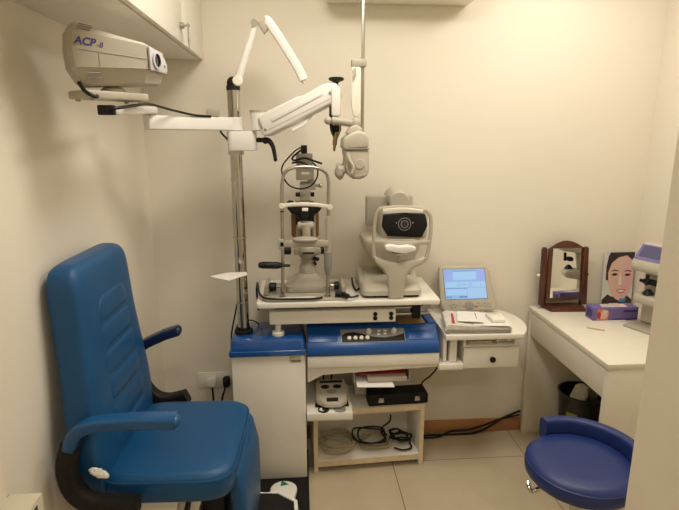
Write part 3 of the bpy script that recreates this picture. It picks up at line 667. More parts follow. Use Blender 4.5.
for o_ in list(sl.children):            # the microscope stands at its lowest travel
    if o_.name.split('.')[0] in ('column', 'cross_head', 'arm_rod', 'lens_barrel', 'breath_shield', 'prism_mount', 'objective', 'mirror', 'eyepiece_shade', 'lamp_tower'):
        o_.location.z -= .05 if o_.name.split('.')[0] != 'column' else .035
    if o_.name.split('.')[0] == 'eyepiece_shade': o_.location.z -= .018
obj('mains_cable', tube([(-.219, 2.485, .80), (-.219, 2.485, .84), (-.222, 2.47, .90), (-.215, 2.45, .95), (-.205, 2.36, .962), (-.186, 2.25, .952), (-.14, 2.2, .948), (.0, 2.198, .945), (.06, 2.2, .945), (.09, 2.214, .945)], .005, 8, 8), 'black', sl)
# black hand piece lying on the table
tag(obj('hand_piece', tube([(0.148, 2.231, 0.954), (0.165, 2.23, 0.954), (0.183, 2.221, 0.954), (0.199, 2.201, 0.953), (0.211, 2.191, 0.951), (0.226, 2.206, 0.946), (0.254, 2.255, 0.937)], .01, 12, 8, radii=(.012, .0135, .0125, .011, .005, .004, .004)), 'black'), 'black cylindrical hand piece lying by the foot of the chin rest frame', 'hand piece')

# ================================================================= autorefractor
def xz(ps): return [(p[0], p[2]) for p in ps]
UX, UZ = (1, 0, 0), (0, 0, 1)
ar = thing('autorefractor', 'beige autorefractor with dark lens window and face frame on the white table', 'eye testing machine', (.41, 2.38, TZ))
bs = loft([[(x, y, .944) for x, y in rrect(.275, .315, .03, 5, .407, 2.378)], [(x, y, .965) for x, y in rrect(.275, .315, .03, 5, .407, 2.378)], [(x, y, .985) for x, y in rrect(.262, .29, .03, 5, .405, 2.385)], [(x, y, 1.005) for x, y in rrect(.20, .22, .03, 5, .40, 2.42)]])
ab = obj('base', bs, 'beige', ar)
for x in (.285, .53):
    s_ = -1 if x < .4 else 1
    obj('base_wing', prism([(2.26, .95), (2.49, .95), (2.49, .99), (2.47, 1.012), (2.42, 1.012), (2.27, .965)], (x + .0165, 0, 0), (0, 1, 0), (0, 0, 1), -.033, .008, 3) if False else prism([(2.26, .95), (2.49, .95), (2.49, .99), (2.47, 1.014), (2.42, 1.014), (2.27, .968)], (x - .0165, 0, 0), (0, 1, 0), (0, 0, 1), .033, .008, 3), 'beige', ab)
obj('base_skirt', box(.285, .53, 2.235, 2.52, .9312, .9445, .002), 'black', ar)
tr = []
for z, w_, dp, cx, cy in ((1.0, .10, .13, .445, 2.42), (1.03, .135, .15, .44, 2.42), (1.07, .20, .18, .432, 2.425), (1.12, .255, .20, .425, 2.43), (1.165, .275, .21, .422, 2.43), (1.18, .268, .20, .422, 2.43), (1.19, .23, .16, .425, 2.43)):
    tr.append([(x, y, z) for x, y in rrect(w_, dp, .035 if z > 1.02 else .03, 5, cx, cy)])
obj('body', loft(tr), 'beige', ar, sharp=50)
hd = box(.365, .588, 2.335, 2.53, 1.176, 1.322, .022, 4)
hdo = obj('measuring_head', hd, 'beige', ar)
fc = [(0.375, 2.333, 1.298), (0.471, 2.333, 1.304), (0.569, 2.333, 1.299), (0.583, 2.333, 1.245), (0.557, 2.333, 1.187), (0.397, 2.333, 1.196), (0.369, 2.333, 1.243)]
fo_ = obj('dark_window', prism(xz(fc), (0, 2.336, 0), UX, UZ, .010, .006, 3), 'black', hdo)
lc = V((0.474, 2.325, 1.252))
for r_, w2 in ((.052, .002), (.030, .003), (.018, .003)):
    obj('lens_ring', lathe([(r_ - w2, 0), (r_, 0), (r_, .003), (r_ - w2, .003)], lc + V((0, .002, 0)), (0, -1, 0), 32), 'grey' if r_ < .05 else 'brownblk', fo_)
obj('lens', lathe([(0, .002), (.0145, .001), (.0145, 0), (0, 0)], lc + V((0, .0015, 0)), (0, -1, 0), 24), 'lens', fo_)
for a_ in (0, 180): obj('led', ball(lc + V((.047 * math.cos(R(a_)) * .8, -.001, .006)), .0022, seg=8), 'paper', fo_)
mon = prism(rrect(.225, .145, .012, 4, .425, 1.295), (0, 2.50, 0), UX, UZ, .045, .006, 3)
mo = obj('monitor', mon, 'beiged', ar)
hn = cyl((.455, 2.36, 1.352), (.455, 2.53, 1.362), .046, seg=28, bev=.006)
obj('monitor_hinge', hn, 'beige', ar)
# face frame
fpnt = [(0.32, 2.22, 1.12), (0.317, 2.22, 1.188), (0.32, 2.22, 1.268), (0.328, 2.22, 1.32), (0.356, 2.22, 1.34), (0.448, 2.22, 1.345), (0.532, 2.22, 1.333), (0.562, 2.22, 1.311), (0.57, 2.22, 1.269), (0.568, 2.22, 1.197), (0.558, 2.22, 1.129), (0.545, 2.22, 1.097)]
fro = obj('face_frame', tube(fpnt, 0, 14, 6, sec=(.0072, .0078)), 'beige', ar)
obj('cross_bar', prism(xz([(0.314, 2.22, 1.201), (0.452, 2.22, 1.192), (0.571, 2.22, 1.197), (0.569, 2.22, 1.179), (0.453, 2.22, 1.174), (0.315, 2.22, 1.185)]), (0, 2.23, 0), UX, UZ, .018, .003), 'beige', fro)
obj('forehead_strip', tube([(0.354, 2.208, 1.333), (0.446, 2.208, 1.338), (0.529, 2.208, 1.328)], 0, 12, 6, sec=(.006, .006)), 'ivory', fro)
yb = [(0.317, 2.215, 1.132), (0.364, 2.215, 1.109), (0.418, 2.215, 1.101), (0.454, 2.215, 1.107), (0.494, 2.215, 1.109), (0.548, 2.215, 1.124), (0.54, 2.215, 1.09), (0.486, 2.215, 1.068), (0.465, 2.215, 1.031), (0.454, 2.215, 0.98), (0.455, 2.215, 0.924), (0.441, 2.215, 0.91), (0.4, 2.215, 0.911), (0.387, 2.215, 0.925), (0.387, 2.215, 0.982), (0.379, 2.215, 1.033), (0.36, 2.215, 1.07), (0.322, 2.215, 1.1)]
ybo = obj('frame_bracket', prism([(p[0], max(.9315, p[2])) for p in yb], (0, 2.235, 0), UX, UZ, .032, .009, 3), 'beige', ar)
chn = prism(xz([(0.362, 2.2, 1.18), (0.387, 2.2, 1.185), (0.426, 2.2, 1.177), (0.466, 2.2, 1.181), (0.5, 2.2, 1.172), (0.498, 2.2, 1.157), (0.45, 2.2, 1.145), (0.409, 2.2, 1.15), (0.365, 2.2, 1.162)]), (0, 2.225, 0), UX, UZ, .045, .005, 3)
cho = obj('chin_cup', chn, 'paper', ar)
obj('chin_post', cyl((0.43, 2.21, 1.107), (0.429, 2.21, 1.147), .008, bm=cyl((0.429, 2.21, 1.136), (0.429, 2.21, 1.145), .03, .033)), 'beige', cho)
obj('power_cable', tube([(.268, 2.32, .952), (.256, 2.33, .94), (.25, 2.38, .9365), (.25, 2.46, .9365), (.255, 2.55, .9365)], .005, 8, 6), 'black', ar)

# ================================================================= quarter round side table with a drawer
st = thing('side_table', 'white quarter round side table with a small drawer beside the refraction unit', 'table', (.86, 2.4, .603))
tp = [(.658, 2.205), (1.02, 2.20)] + [(p.x, p.y) for p in spline([V(q + (0,)) for q in ((1.03, 2.204), (1.07, 2.27), (1.092, 2.36), (1.085, 2.45), (1.05, 2.53), (.99, 2.590))], 5)] + [(.658, 2.592)]
obj('table_top', prism(tp, (0, 0, .724), (1, 0, 0), (0, 1, 0), .026, .004, 2), 'lam', st)
obj('side_panel', box(.660, .676, 2.245, 2.59, .6035, .7235, .001), 'lam', st)
obj('support_post', box(.688, .722, 2.235, 2.27, .6035, .7235, .002), 'lam', st)
cb2 = box(.757, .769, 2.25, 2.56, .572, .7235, .001); box(1.006, 1.018, 2.25, 2.56, .572, .7235, .001, bm=cb2); box(.769, 1.006, 2.25, 2.56, .670, .678, .001, bm=cb2); box(.769, 1.006, 2.25, 2.56, .568, .578, .001, bm=cb2); box(.769, 1.006, 2.548, 2.56, .578, .7235, bm=cb2)
obj('drawer_case', cb2, 'lam', st)
dr = obj('drawer', box(.755, 1.022, 2.232, 2.249, .570, .672, .0025), 'lam', st)
obj('knob', lathe([(0, 0), (.010, 0), (.010, .008), (.0145, .012), (.013, .018), (0, .02)], (.893, 2.232, .616), (0, -1, 0), 20), 'black', dr)
tag(obj('paper_pad', box(.785, .90, 2.27, 2.5, .6785, .690, .001, rot=Matrix.Rotation(R(2), 3, 'Z')), 'edge'), 'buff paper pad in the open slot above the small white drawer', 'paper pad')
pk = multi('sample_carton', [(box(.925, 1.0, 2.262, 2.42, .6785, .716, .002), 'paper'), (box(.93, .995, 2.2605, 2.2615, .684, .690), 'grey'), (box(.932, .97, 2.2605, 2.2615, .695, .699), 'grey'), (box(.94, .985, 2.2605, 2.2615, .704, .710), 'grey')])
tag(pk, 'small printed carton in the open slot above the small white drawer', 'carton')

# phoropter controller with screen
cn = thing('phoropter_controller', 'beige phoropter control console with a lit blue screen on the side table', 'control console', (.86, 2.50, .751))
O = V((.86, 2.482, .769)); cu, cv = V((1, .02, 0)).normalized(), V((0, .34, .94)).normalized(); cnr = cu.cross(cv)
outl = [(-.128, 0), (.128, 0), (.142, .012), (.143, .035), (.128, .09), (.116, .20), (.106, .226), (.09, .234), (-.135, .237), (-.150, .228), (-.155, .20), (-.153, .06), (-.148, .02)]
sh = prism(outl, O - cnr * .034, cu, cv, .034, .010, 3)
so = obj('console_shell', sh, 'beige', cn)
obj('rear_foot', box(.78, .94, 2.49, 2.555, .7512, .80, .004), 'beiged', cn)
sx = lambda a, b: (a, b)
scr = prism([(-.124, .062), (.094, .062), (.086, .216), (-.132, .216)], O + cnr * .0002, cu, cv, .0012)
def sp_(x0, x1, y0, y1, h=.0014): return prism([(x0, y0), (x1, y0), (x1, y1), (x0, y1)], O + cnr * h, cu, cv, .0005)
bez = prism([(-.128, .058), (.098, .058), (.090, .220), (-.136, .220)], O - cnr * .0002, cu, cv, .0008)
pcs = [(bez, 'grey'), (scr, 'screenfr'), (sp_(-.128, -.086, .158, .212), 'screenvi'), (sp_(.044, .086, .158, .212), 'screenvi'), (sp_(-.082, .040, .160, .203), 'screenlt'), (sp_(-.124, .088, .122, .150), 'screenlt'), (sp_(-.008, .090, .066, .118), 'screenlt'), (sp_(-.122, -.012, .082, .112), 'screenlt')]
ln = BM()
for x0, x1, y0, y1 in ((-.086, .036, .2055, .2075), (-.122, -.012, .1165, .1180), (-.120, -.110, .070, .076), (-.102, -.094, .070, .076), (-.052, -.03, .070, .076), (-.028, -.012, .070, .076), (-.032, -.026, .136, .139), (-.022, -.016, .136, .139), (.06, .067, .132, .135)): merge(ln, sp_(x0, x1, y0, y1, .0018))
for cx_ in (-.052, .006):
    for k in range(16):
        a = 2 * math.pi * k / 16; merge(ln, sp_(cx_ + .009 * math.cos(a) - .001, cx_ + .009 * math.cos(a) + .001, .136 + .009 * math.sin(a) - .001, .136 + .009 * math.sin(a) + .001, .0019))
for i in range(6):
    for j in range(4): merge(ln, sp_(.002 + i * .015, .004 + i * .015, .074 + j * .012, .0755 + j * .012, .0018))
pcs.append((ln, 'screenln'))
multi('screen', pcs, so)
for x, y, w_, h_ in [(-.10, .030, .012, .006), (-.085, .036, .012, .006), (-.07, .030, .012, .006), (-.095, .018, .012, .005), (-.078, .019, .012, .005), (-.048, .040, .012, .004), (.046, .040, .012, .004), (.062, .030, .010, .006), (.08, .038, .012, .006), (.096, .032, .012, .006), (.086, .020, .012, .005), (.105, .020, .012, .005), (-.035, .022, .010, .005)]:
    obj('key_button', prism(rrect(w_, h_, .002, 2, x, y), O - cnr * .0002, cu, cv, .0022), 'grey', so)
obj('key_button', prism(rrect(.014, .006, .002, 2, .034, .020), O - cnr * .0002, cu, cv, .0024), 'red', so)
obj('jog_dial', lathe([(0, 0), (.023, 0), (.022, .006), (.014, .009), (0, .009)], O + cu * -.002 + cv * .026, cnr, 28), 'grey', so)
# papers on the side table
def sheet(name, pts, z, th, m, label, cat, curl=0.0, group=None, lines=None):
    b = BM(); nx, ny = 14, 8; g = []
    p00, p10, p11, p01 = [V((p[0], p[1], 0)) for p in pts]
    for j in range(ny + 1):
        row = []
        for i in range(nx + 1):
            s, t_ = i / nx, j / ny
            q = (p00 * (1 - s) + p10 * s) * (1 - t_) + (p01 * (1 - s) + p11 * s) * t_
            row.append(b.verts.new((q.x, q.y, z + curl * max(0, s - .5) ** 2 * (1 - t_) * 4)))
        g.append(row)
    for j in range(ny):
        for i in range(nx): b.faces.new([g[j][i], g[j][i + 1], g[j + 1][i + 1], g[j + 1][i]])
    r_ = bmesh.ops.extrude_face_region(b, geom=list(b.faces))
    for v in r_['geom']:
        if isinstance(v, bmesh.types.BMVert): v.co.z += th
    bmesh.ops.recalc_face_normals(b, faces=b.faces)
    o = multi(name, [(b, m)] + (lines or [])); tag(o, label, cat, group); return o
nw = thing('folded_newspaper', 'thick folded newspaper bundle with rolled left edge on the side table', 'newspaper', (.82, 2.31, .7505))
sec = []
zb = .7508
rings = []
prs = [(.655, 2.215), (.97, 2.215)]
fold = [(.31, .0), (.28, .0), (.03, .0), (.006, .006), (-.004, .022), (.002, .037), (.02, .045), (.06, .041), (.15, .034), (.28, .028), (.31, .025)]
ln0 = V((.66, 2.222, zb)); du_, dv_ = V((.985, -.03, 0)).normalized(), V((.17, .97, 0)).normalized()
b = loft([[ln0 + du_ * a + Zv * c + dv_ * s for a, c in fold] for s in (0, .08, .16, .205)])
b2 = None
obj('outer_fold', b, 'news', nw)
for k in range(4):
    obj('page_edge', tube([ln0 + du_ * .006 + Zv * (.006 + .005 * k) + dv_ * -.0015, ln0 + du_ * .15 + Zv * (.003 + .0055 * k) + dv_ * -.002, ln0 + du_ * .305 + Zv * (.002 + .005 * k) + dv_ * -.0015], .0012, 6, 4), 'grey', nw)
obj('print_strip', prism([(.03, .02), (.045, .02), (.05, .16), (.04, .16)], ln0 + Zv * .0446, du_, V((.17, .97, 0)), .0006), 'red', nw)
sheet('paper_sheet', [(.795, 2.225), (.965, 2.205), (.985, 2.38), (.83, 2.41)], zb + .0365, .001, 'paper', 'loose white paper sheet lying on top of the folded newspaper', 'paper')
sheet('paper_leaflet', [(.725, 2.26), (.845, 2.235), (.87, 2.38), (.765, 2.40)], zb + .0475, .0012, 'paper', 'white printed leaflet on the paper heap, nearest the lit console', 'paper', lines=[(box(.8325, .8355, 2.28, 2.37, zb + .0487, zb + .0492, rot=Matrix.Rotation(R(-13), 3, 'Z')), 'ink')])
rm = thing('remote_control', 'small ivory handset lying on the papers on the side table', 'remote control', (.925, 2.30, zb + .0378), R(10))
obj('handset', box(.890, .955, 2.25, 2.35, zb + .0378, zb + .0555, .006, 3), 'ivory', rm)
obj('display', box(.898, .946, 2.318, 2.338, zb + .0553, zb + .0563, .0003), 'label', rm)

# ================================================================= low open shelf under the unit and what stands on it
AN = math.atan2(.031, .555); s0 = V((.046, 2.29, 0))
sf = thing('low_shelf', 'small white open shelf unit with bare board edges under the blue console', 'shelf', tuple(s0), AN)
W_, D_ = .556, .245
for x in (.0, W_ - .02):
    obj('side_panel', box(x, x + .02, .001, D_, 0, .312, .001), 'lam', sf, True)
    obj('edge_band', box(x, x + .02, -.001, .001, 0, .312), 'edge', sf, True)
for nme, z, x0, x1 in (('top_board', .3125, 0, W_), ('bottom_board', .035, .0202, W_ - .0202)):
    obj(nme, box(x0, x1, .001, D_, z, z + .030, .001), 'lam', sf, True)
    obj('edge_band', box(x0, x1, -.001, .001, z, z + .030), 'edge', sf, True)
obj('back_panel', box(.0202, W_ - .0202, D_ - .008, D_, .066, .312), 'lam', sf, True)
def coil(name, label, c, r, m, turns, rc, tail=None, jit=.012, seed=1):
    rnd = random.Random(seed); pts = []; jit = jit * 1.25
    for k in range(turns * 8):
        a = 2 * math.pi * k / 8; rr_ = r + rnd.uniform(-jit, jit)
        pts.append((c[0] + rr_ * 1.05 * math.cos(a), c[1] + rr_ * 1.0 * math.sin(a), c[2] + rc + (k / 8) * rc * 1.0 + rnd.uniform(0, rc)))
    if tail: pts += tail
    tag(obj(name, tube(pts, rc, 8, 5), m), label, 'cable')
coil('coiled_cable', 'coiled beige cable on the left of the low shelf bottom board', (.175, 2.425, .070), .080, 'cablebeige', 8, .0046, [(.13, 2.43, .11), (.10, 2.46, .10)], seed=3)
coil('coiled_cable', 'coiled beige cable tangled in the middle of the low shelf', (.372, 2.43, .070), .068, 'cablebeige', 5, .0042, [(.42, 2.44, .10)], .014, 5)
coil('coiled_cable', 'coiled black cable looped over the beige one in the low shelf', (.35, 2.415, .112), .088, 'black', 2, .0046, [(.40, 2.43, .145), (.45, 2.46, .17), (.46, 2.48, .20)], .018, 8)
coil('coiled_cable', 'coiled black cable at the right end of the low shelf', (.500, 2.44, .080), .043, 'black', 4, .0046, [(.55, 2.40, .078), (.548, 2.355, .078), (.50, 2.34, .078), (.46, 2.36, .080)], .016, 11)
# tray with lens meter
ty = thing('pull_out_tray', 'white tray jutting out of the low shelf under the small lens meter', 'tray', (.11, 2.32, .345))
obj('tray_board', box(.0125, .228, 2.196, 2.50, .346, .384, .003), 'lam', ty)
lm = thing('pupil_meter', 'beige hand held pupil meter lying on the white tray', 'optical meter', (.12, 2.3, .385))
lmo = [(.065, 2.38), (.055, 2.30), (.062, 2.262), (.10, 2.225), (.172, 2.222), (.205, 2.255), (.212, 2.30), (.204, 2.38)]
zs_ = lambda y: .416 + (y - 2.22) * .33
lmi = [(.135 + (x - .135) * .93, 2.30 + (y - 2.30) * .93) for x, y in lmo]
lmm = [(.135 + (x - .135) * .985, 2.30 + (y - 2.30) * .985) for x, y in lmo]
lms = loft([[(x, y, .398) for x, y in lmo], [(x, y, zs_(y) - .016) for x, y in lmo], [(x, y, zs_(y) - .005) for x, y in lmm], [(x, y, zs_(y)) for x, y in lmi]])
mn_ = V((0, -.36, 1)).normalized(); mv_ = V((0, 1, .36)).normalized()
def mt_(poly, y, h=.0025): return prism(poly, (0, y, zs_(y) - .0008), (1, 0, 0), mv_, h, .0006, 1)
lo_ = obj('meter_body', lms, 'beige', lm)
obj('underside', prism([(.067, 2.38), (.052, 2.25), (.215, 2.25), (.202, 2.38)], (0, 0, .3848), (1, 0, 0), (0, 1, 0), .014, .003), 'black', lm)
obj('forehead_slot', mt_([(.078, -.006), (.19, -.006), (.19, .008), (.078, .008)], 2.358), 'black', lo_)
for x in (.104, .163): obj('eye_window', mt_([(x + .021 * math.cos(2 * math.pi * k / 20), .013 * math.sin(2 * math.pi * k / 20)) for k in range(20)], 2.328), 'brownblk', lo_)
obj('nose_window', mt_([(.134 + .024 * math.cos(2 * math.pi * k / 20), .014 * math.sin(2 * math.pi * k / 20)) for k in range(20)], 2.298), 'grey', lo_)
obj('readout', mt_([(.108, -.012), (.163, -.012), (.163, .012), (.108, .012)], 2.248), 'brownblk', lo_)
obj('lens_stop', cyl((.092, 2.222, .3925), (.092, 2.205, .3925), .0155 if False else .008, bm=lathe([(.012, 0), (.026, 0), (.026, .008), (.012, .009)], (.092, 2.225, .3848), (0, 0, 1))), 'black', lm)
obj('white_dial', lathe([(0, 0), (.014, 0), (.013, .011), (0, .012)], (.085, 2.215, .3847), (0, 0, 1)), 'ivory', lm)
obj('lens_disc', lathe([(0, 0), (.028, 0), (.028, .003), (0, .003)], (.170, 2.226, .3847), (0, 0, 1), 28), 'grey', lm)
obj('lead', tube([(.10, 2.38, .42), (.10, 2.41, .45), (.105, 2.43, .50), (.12, 2.44, .53)], .004, 8, 8), 'black', lm)
obj('lead', tube([(.14, 2.38, .42), (.14, 2.41, .46), (.15, 2.43, .50), (.185, 2.44, .53)], .004, 8, 8), 'black', lm)
obj('carry_loop', tube([(.06, 2.375, .40), (.055, 2.39, .44), (.075, 2.395, .45), (.13, 2.40, .432), (.19, 2.395, .45), (.21, 2.39, .44), (.207, 2.375, .40)], .0025, 6, 8), 'steel', lm)
# black case
cs0 = V((.318, 2.312, .3455)); ca_ = R(2.5)
kc = thing('instrument_case', 'black instrument case with two metal latches on the low shelf', 'case', tuple(cs0), ca_)
obj('case_base', box(0, .300, 0, .088, 0, .030, .004), 'rubber', kc, True)
ld = prism([(0, .0305), (.300, .0305), (.300, .050), (.288, .060), (.008, .060), (0, .052)], (0, .088, 0), (1, 0, 0), (0, 0, 1), .088, .003)
obj('case_lid', ld, 'rubber', kc, True)
for x in (.062, .245):
    obj('latch', box(x - .014, x + .014, -.004, .0005, .018, .030, .001, bm=box(x - .012, x + .012, -.004, .0005, .031, .042, .001, bm=cyl((x, -.001, .030), (x, -.007, .030), .006, seg=12))), 'chrome', kc, True)
# white lens box and papers
lb = thing('white_box', 'plain white carton standing behind the black case on the low shelf', 'box', (.30, 2.45, .3455))
obj('box_body', box(.262, .385, 2.435, 2.515, .3455, .43, .002), 'paper', lb)
obj('box_lid', box(.260, .387, 2.433, 2.517, .4305, .455, .002), 'paper', lb)
obj('lid_slot', box(.285, .345, 2.4315, 2.433, .440, .444), 'ink', lb)
sheet('paper_sheet', [(.247, 2.19), (.42, 2.18), (.41, 2.40), (.25, 2.42)], .5135, .0015, 'paper', 'white sheet poking out from under the blue console', 'paper', 0)
sheet('grey_folder', [(.30, 2.225), (.485, 2.225), (.485, 2.42), (.30, 2.42)], .5205, .020, 'beiged', 'grey folder lying under the console above the black case', 'folder')
sheet('red_folder', [(.26, 2.262), (.49, 2.262), (.49, 2.42), (.26, 2.42)], .5415, .003, 'red', 'thin red folder on top of the papers under the console', 'folder')

# ================================================================= desk on the right
dk = thing('desk', 'cream laminate desk with a long drawer against the right wall', 'desk', (1.5, 2.19, 0))
obj('desk_top', box(1.222, 1.797, 1.85, 2.594, .727, .75, .0015), 'desk', dk)
obj('side_panel', box(1.228, 1.797, 1.853, 1.877, 0, .7265, .001), 'desk', dk)
obj('side_panel', box(1.228, 1.797, 2.566, 2.59, 0, .7265, .001), 'desk', dk)
obj('back_panel', box(1.775, 1.795, 1.8775, 2.5655, .30, .7265), 'desk', dk)
obj('drawer', box(1.2285, 1.247, 1.8785, 2.5645, .592, .724, .0012), 'desk', dk)
obj('drawer_box', box(1.248, 1.70, 1.89, 2.55, .605, .715), 'desk', dk)
# tilting mirror
mr = thing('table_mirror', 'dark red wooden tilting mirror standing on the cream desk', 'mirror', (1.37, 2.53, .7505))
obj('base_board', prism([(1.276, 2.578), (1.292, 2.484), (1.478, 2.474), (1.492, 2.575)], (0, 0, .7505), (1, 0, 0), (0, 1, 0), .018, .003), 'mahog', mr)
for s_, xb, xt in ((-1, 1.272, 1.256), (1, 1.488, 1.478)):
    p = obj('side_post', prism([(xb - .014 - (.008 if s_ < 0 else 0), .769), (xb + .016 + (.008 if s_ > 0 else 0), .769), (xt + .013, 1.075), (xt + .006, 1.085), (xt - .008, 1.083), (xt - .013, 1.07)], (0, 2.555, 0), UX, UZ, .022, .004), 'mahog', mr)
    obj('pivot_knob', cyl((xt + s_ * .014, 2.542, .935), (xt + s_ * .028, 2.542, .935), .007, bev=.002), 'ivory' if s_ < 0 else 'black', p)
tl = R(4); mu = V((1, .055, 0)).normalized(); mv = V((0, math.sin(tl), math.cos(tl))); mo_ = V((1.372, 2.522, .80)); mn = mu.cross(mv)
arch = [(-.094, 0), (.106, 0)] + [(.106 - .20 * k / 12 - .003 * math.sin(math.pi * k / 12), .275 + .042 * math.sin(math.pi * (k + .0) / 12)) for k in range(13)]
mf = obj('mirror_frame', prism(arch, mo_ - mn * .016, mu, mv, .014, .003), 'mahog', mr)
gl = obj('mirror_glass', prism([(-.076, .016), (.088, .016), (.084, .278), (-.072, .278)], mo_ - mn * .002, mu, mv, .0022), 'mirror', mf)
# picture card of a face
fcx = V((1.612, 2.572, .7515)); pu = V((1, .0, 0)); pv = V((0, .07, 1)).normalized(); pn_ = pu.cross(pv)
def card(poly, h): return prism(poly, fcx + pn_ * h, pu, pv, .0003)
def ell(cx, cy, rx, ry, n=28, a0=0, a1=360): return [(cx + rx * math.cos(R(a0 + (a1 - a0) * k / n)), cy + ry * math.sin(R(a0 + (a1 - a0) * k / n))) for k in range(n + (0 if a1 - a0 == 360 else 1))]
def clip(poly, x0=.001, x1=.168, y0=.001, y1=.289): return [(min(max(a, x0), x1), min(max(b_, y0), y1)) for a, b_ in poly]
pcs = [(prism([(0, 0), (.169, 0), (.169, .29), (0, .29)], fcx, pu, pv, .005), 'posterbg')]
pcs.append((card(clip([(.016, .14), (.014, .21), (.024, .27), (.034, .289), (.168, .289), (.168, .20), (.168, .12), (.10, .12)]), .0052), 'hairp'))
pcs.append((card([(.001, .001), (.168, .001), (.168, .03), (.13, .06), (.06, .045), (.03, .06), (.001, .03)], .0054), 'hairp'))
face = [(.026, .18), (.030, .125), (.048, .075), (.074, .036), (.10, .022), (.126, .034), (.154, .075), (.167, .13), (.168, .20), (.158, .245), (.125, .272), (.080, .262), (.044, .232)]
pcs.append((card(face, .0056), 'skin'))
pcs.append((card([(.10, .022), (.126, .034), (.154, .075), (.167, .13), (.168, .20), (.158, .245), (.125, .272), (.108, .18), (.112, .12)], .0060), 'skinp'))
pcs.append((card([(.09, .17), (.099, .17), (.106, .112), (.098, .104), (.086, .112)], .0062), 'skinl'))
dk_ = BM()
for cx_, cy_ in ((.062, .168), (.135, .165)):
    merge(dk_, card([(cx_ - .018, cy_), (cx_ - .006, cy_ + .008), (cx_ + .008, cy_ + .008), (cx_ + .019, cy_ + .001), (cx_ + .006, cy_ - .005), (cx_ - .008, cy_ - .005)], .0066))
    merge(dk_, card([(cx_ - .022, cy_ + .017), (cx_ - .004, cy_ + .028), (cx_ + .022, cy_ + .021), (cx_ + .021, cy_ + .017), (cx_ - .003, cy_ + .022)], .0066))
for x in (.091, .105): merge(dk_, card(ell(x, .106, .003, .002, 10), .0066))
pcs.append((dk_, 'hairp'))
pcs.append((card([(.075, .085), (.095, .088), (.103, .086), (.112, .088), (.132, .086), (.118, .068), (.102, .063), (.088, .069)], .0066), 'lips'))
pcs.append((card([(.081, .083), (.103, .082), (.126, .083), (.114, .074), (.102, .071), (.092, .074)], .0070), 'paper'))
pcs.append((card([(.098, .018), (.135, .018), (.135, .036), (.098, .036)], .0070), 'logo'))
pc_ = thing('picture_card', 'upright picture card of a smiling dark haired woman behind the tissue box', 'picture', tuple(fcx))
multi('printed_card', pcs, pc_)
# tissue box on a leaflet
tag(obj('white_leaflet', box(1.43, 1.60, 2.322, 2.43, .7505, .7535, .0005), 'paper'), 'flat white leaflet under the violet tissue box', 'leaflet')
tx0, tx1, ty0, ty1, tz0, tz1 = 1.432, 1.662, 2.332, 2.405, .754, .818
tbx = thing('tissue_box', 'violet tissue box with a fruit print lying on the desk', 'tissue box', (1.55, 2.37, .754))
pr_ = [(box(tx0, tx1, ty0, ty1, tz0, tz1, .0015), 'tissue')]
def fr_(poly, h=.0006): return prism(poly, (0, ty0 - h, 0), UX, UZ, .0004)
pr_.append((fr_([(tx0 + .018, .756), (tx0 + .075, .757), (tx0 + .08, .795), (tx0 + .05, .815), (tx0 + .02, .812)]), 'orange'))
pr_.append((fr_(ell(tx0 + .050, .780, .022, .018, 16), .001), 'skinp')); pr_.append((fr_(ell(tx0 + .028, .782, .010, .018, 14), .0012), 'red')); pr_.append((fr_(ell(tx0 + .058, .80, .016, .009, 14), .0012), 'label'))
pr_.append((text('Tissue', (tx0 + .145, ty0 - .0004, .790), UX, UZ, .022, .3, .0002, .0006), 'tissued')) if False else None
pr_.append((fr_([(tx0 + .15, .795), (tx0 + .225, .795), (tx0 + .22, .806), (tx0 + .155, .806)]), 'tissued'))
pr_.append((fr_([(tx0 + .10, .757), (tx0 + .225, .757), (tx0 + .225, .762), (tx0 + .10, .762)]), 'tissued'))
pr_.append((prism([(.012, .012), (.058, .012), (.062, .048), (.018, .052)], (tx0 - .0006, ty1, tz0), (0, -1, 0), UZ, .0005), 'tissued'))
pr_.append((prism([(.05, .018), (.18, .015), (.185, .058), (.06, .06)], (tx0, ty0, tz1 + .0001), UX, (0, 1, 0), .0004), 'skinl'))
pr_.append((prism([(.055, .02), (.10, .02), (.10, .05), (.06, .055)], (tx0, ty0, tz1 + .0005), UX, (0, 1, 0), .0004), 'label'))
multi('carton', pr_, tbx)
bm = BM(); g = []
for j in range(7):
    g.append([bm.verts.new((tx0 + .07 + i * .014, ty0 + .037 + (j - 3) * .004 * (1 + .6 * math.sin(i * 1.7)), tz1 - .002 + .016 * math.sin(math.pi * i / 7) * (1 - abs(j - 3) / 3.5) + .003 * math.sin(i * 2.3 + j))) for i in range(8)])
for j in range(6):
    for i in range(7): bm.faces.new([g[j][i], g[j][i + 1], g[j + 1][i + 1], g[j + 1][i]])
bmesh.ops.solidify(bm, geom=list(bm.faces), thickness=.0012)
obj('tissue', bm, 'paper', tbx, sharp=80)
tag(obj('pen', cyl((1.358, 2.249, 0.755), (1.419, 2.205, 0.755), .0042, .003, 12, bm=cyl((1.353, 2.253, 0.756), (1.36, 2.248, 0.755), .0025, .0042, 12)), 'label'), 'thin beige pen lying on the cream desk', 'pen')
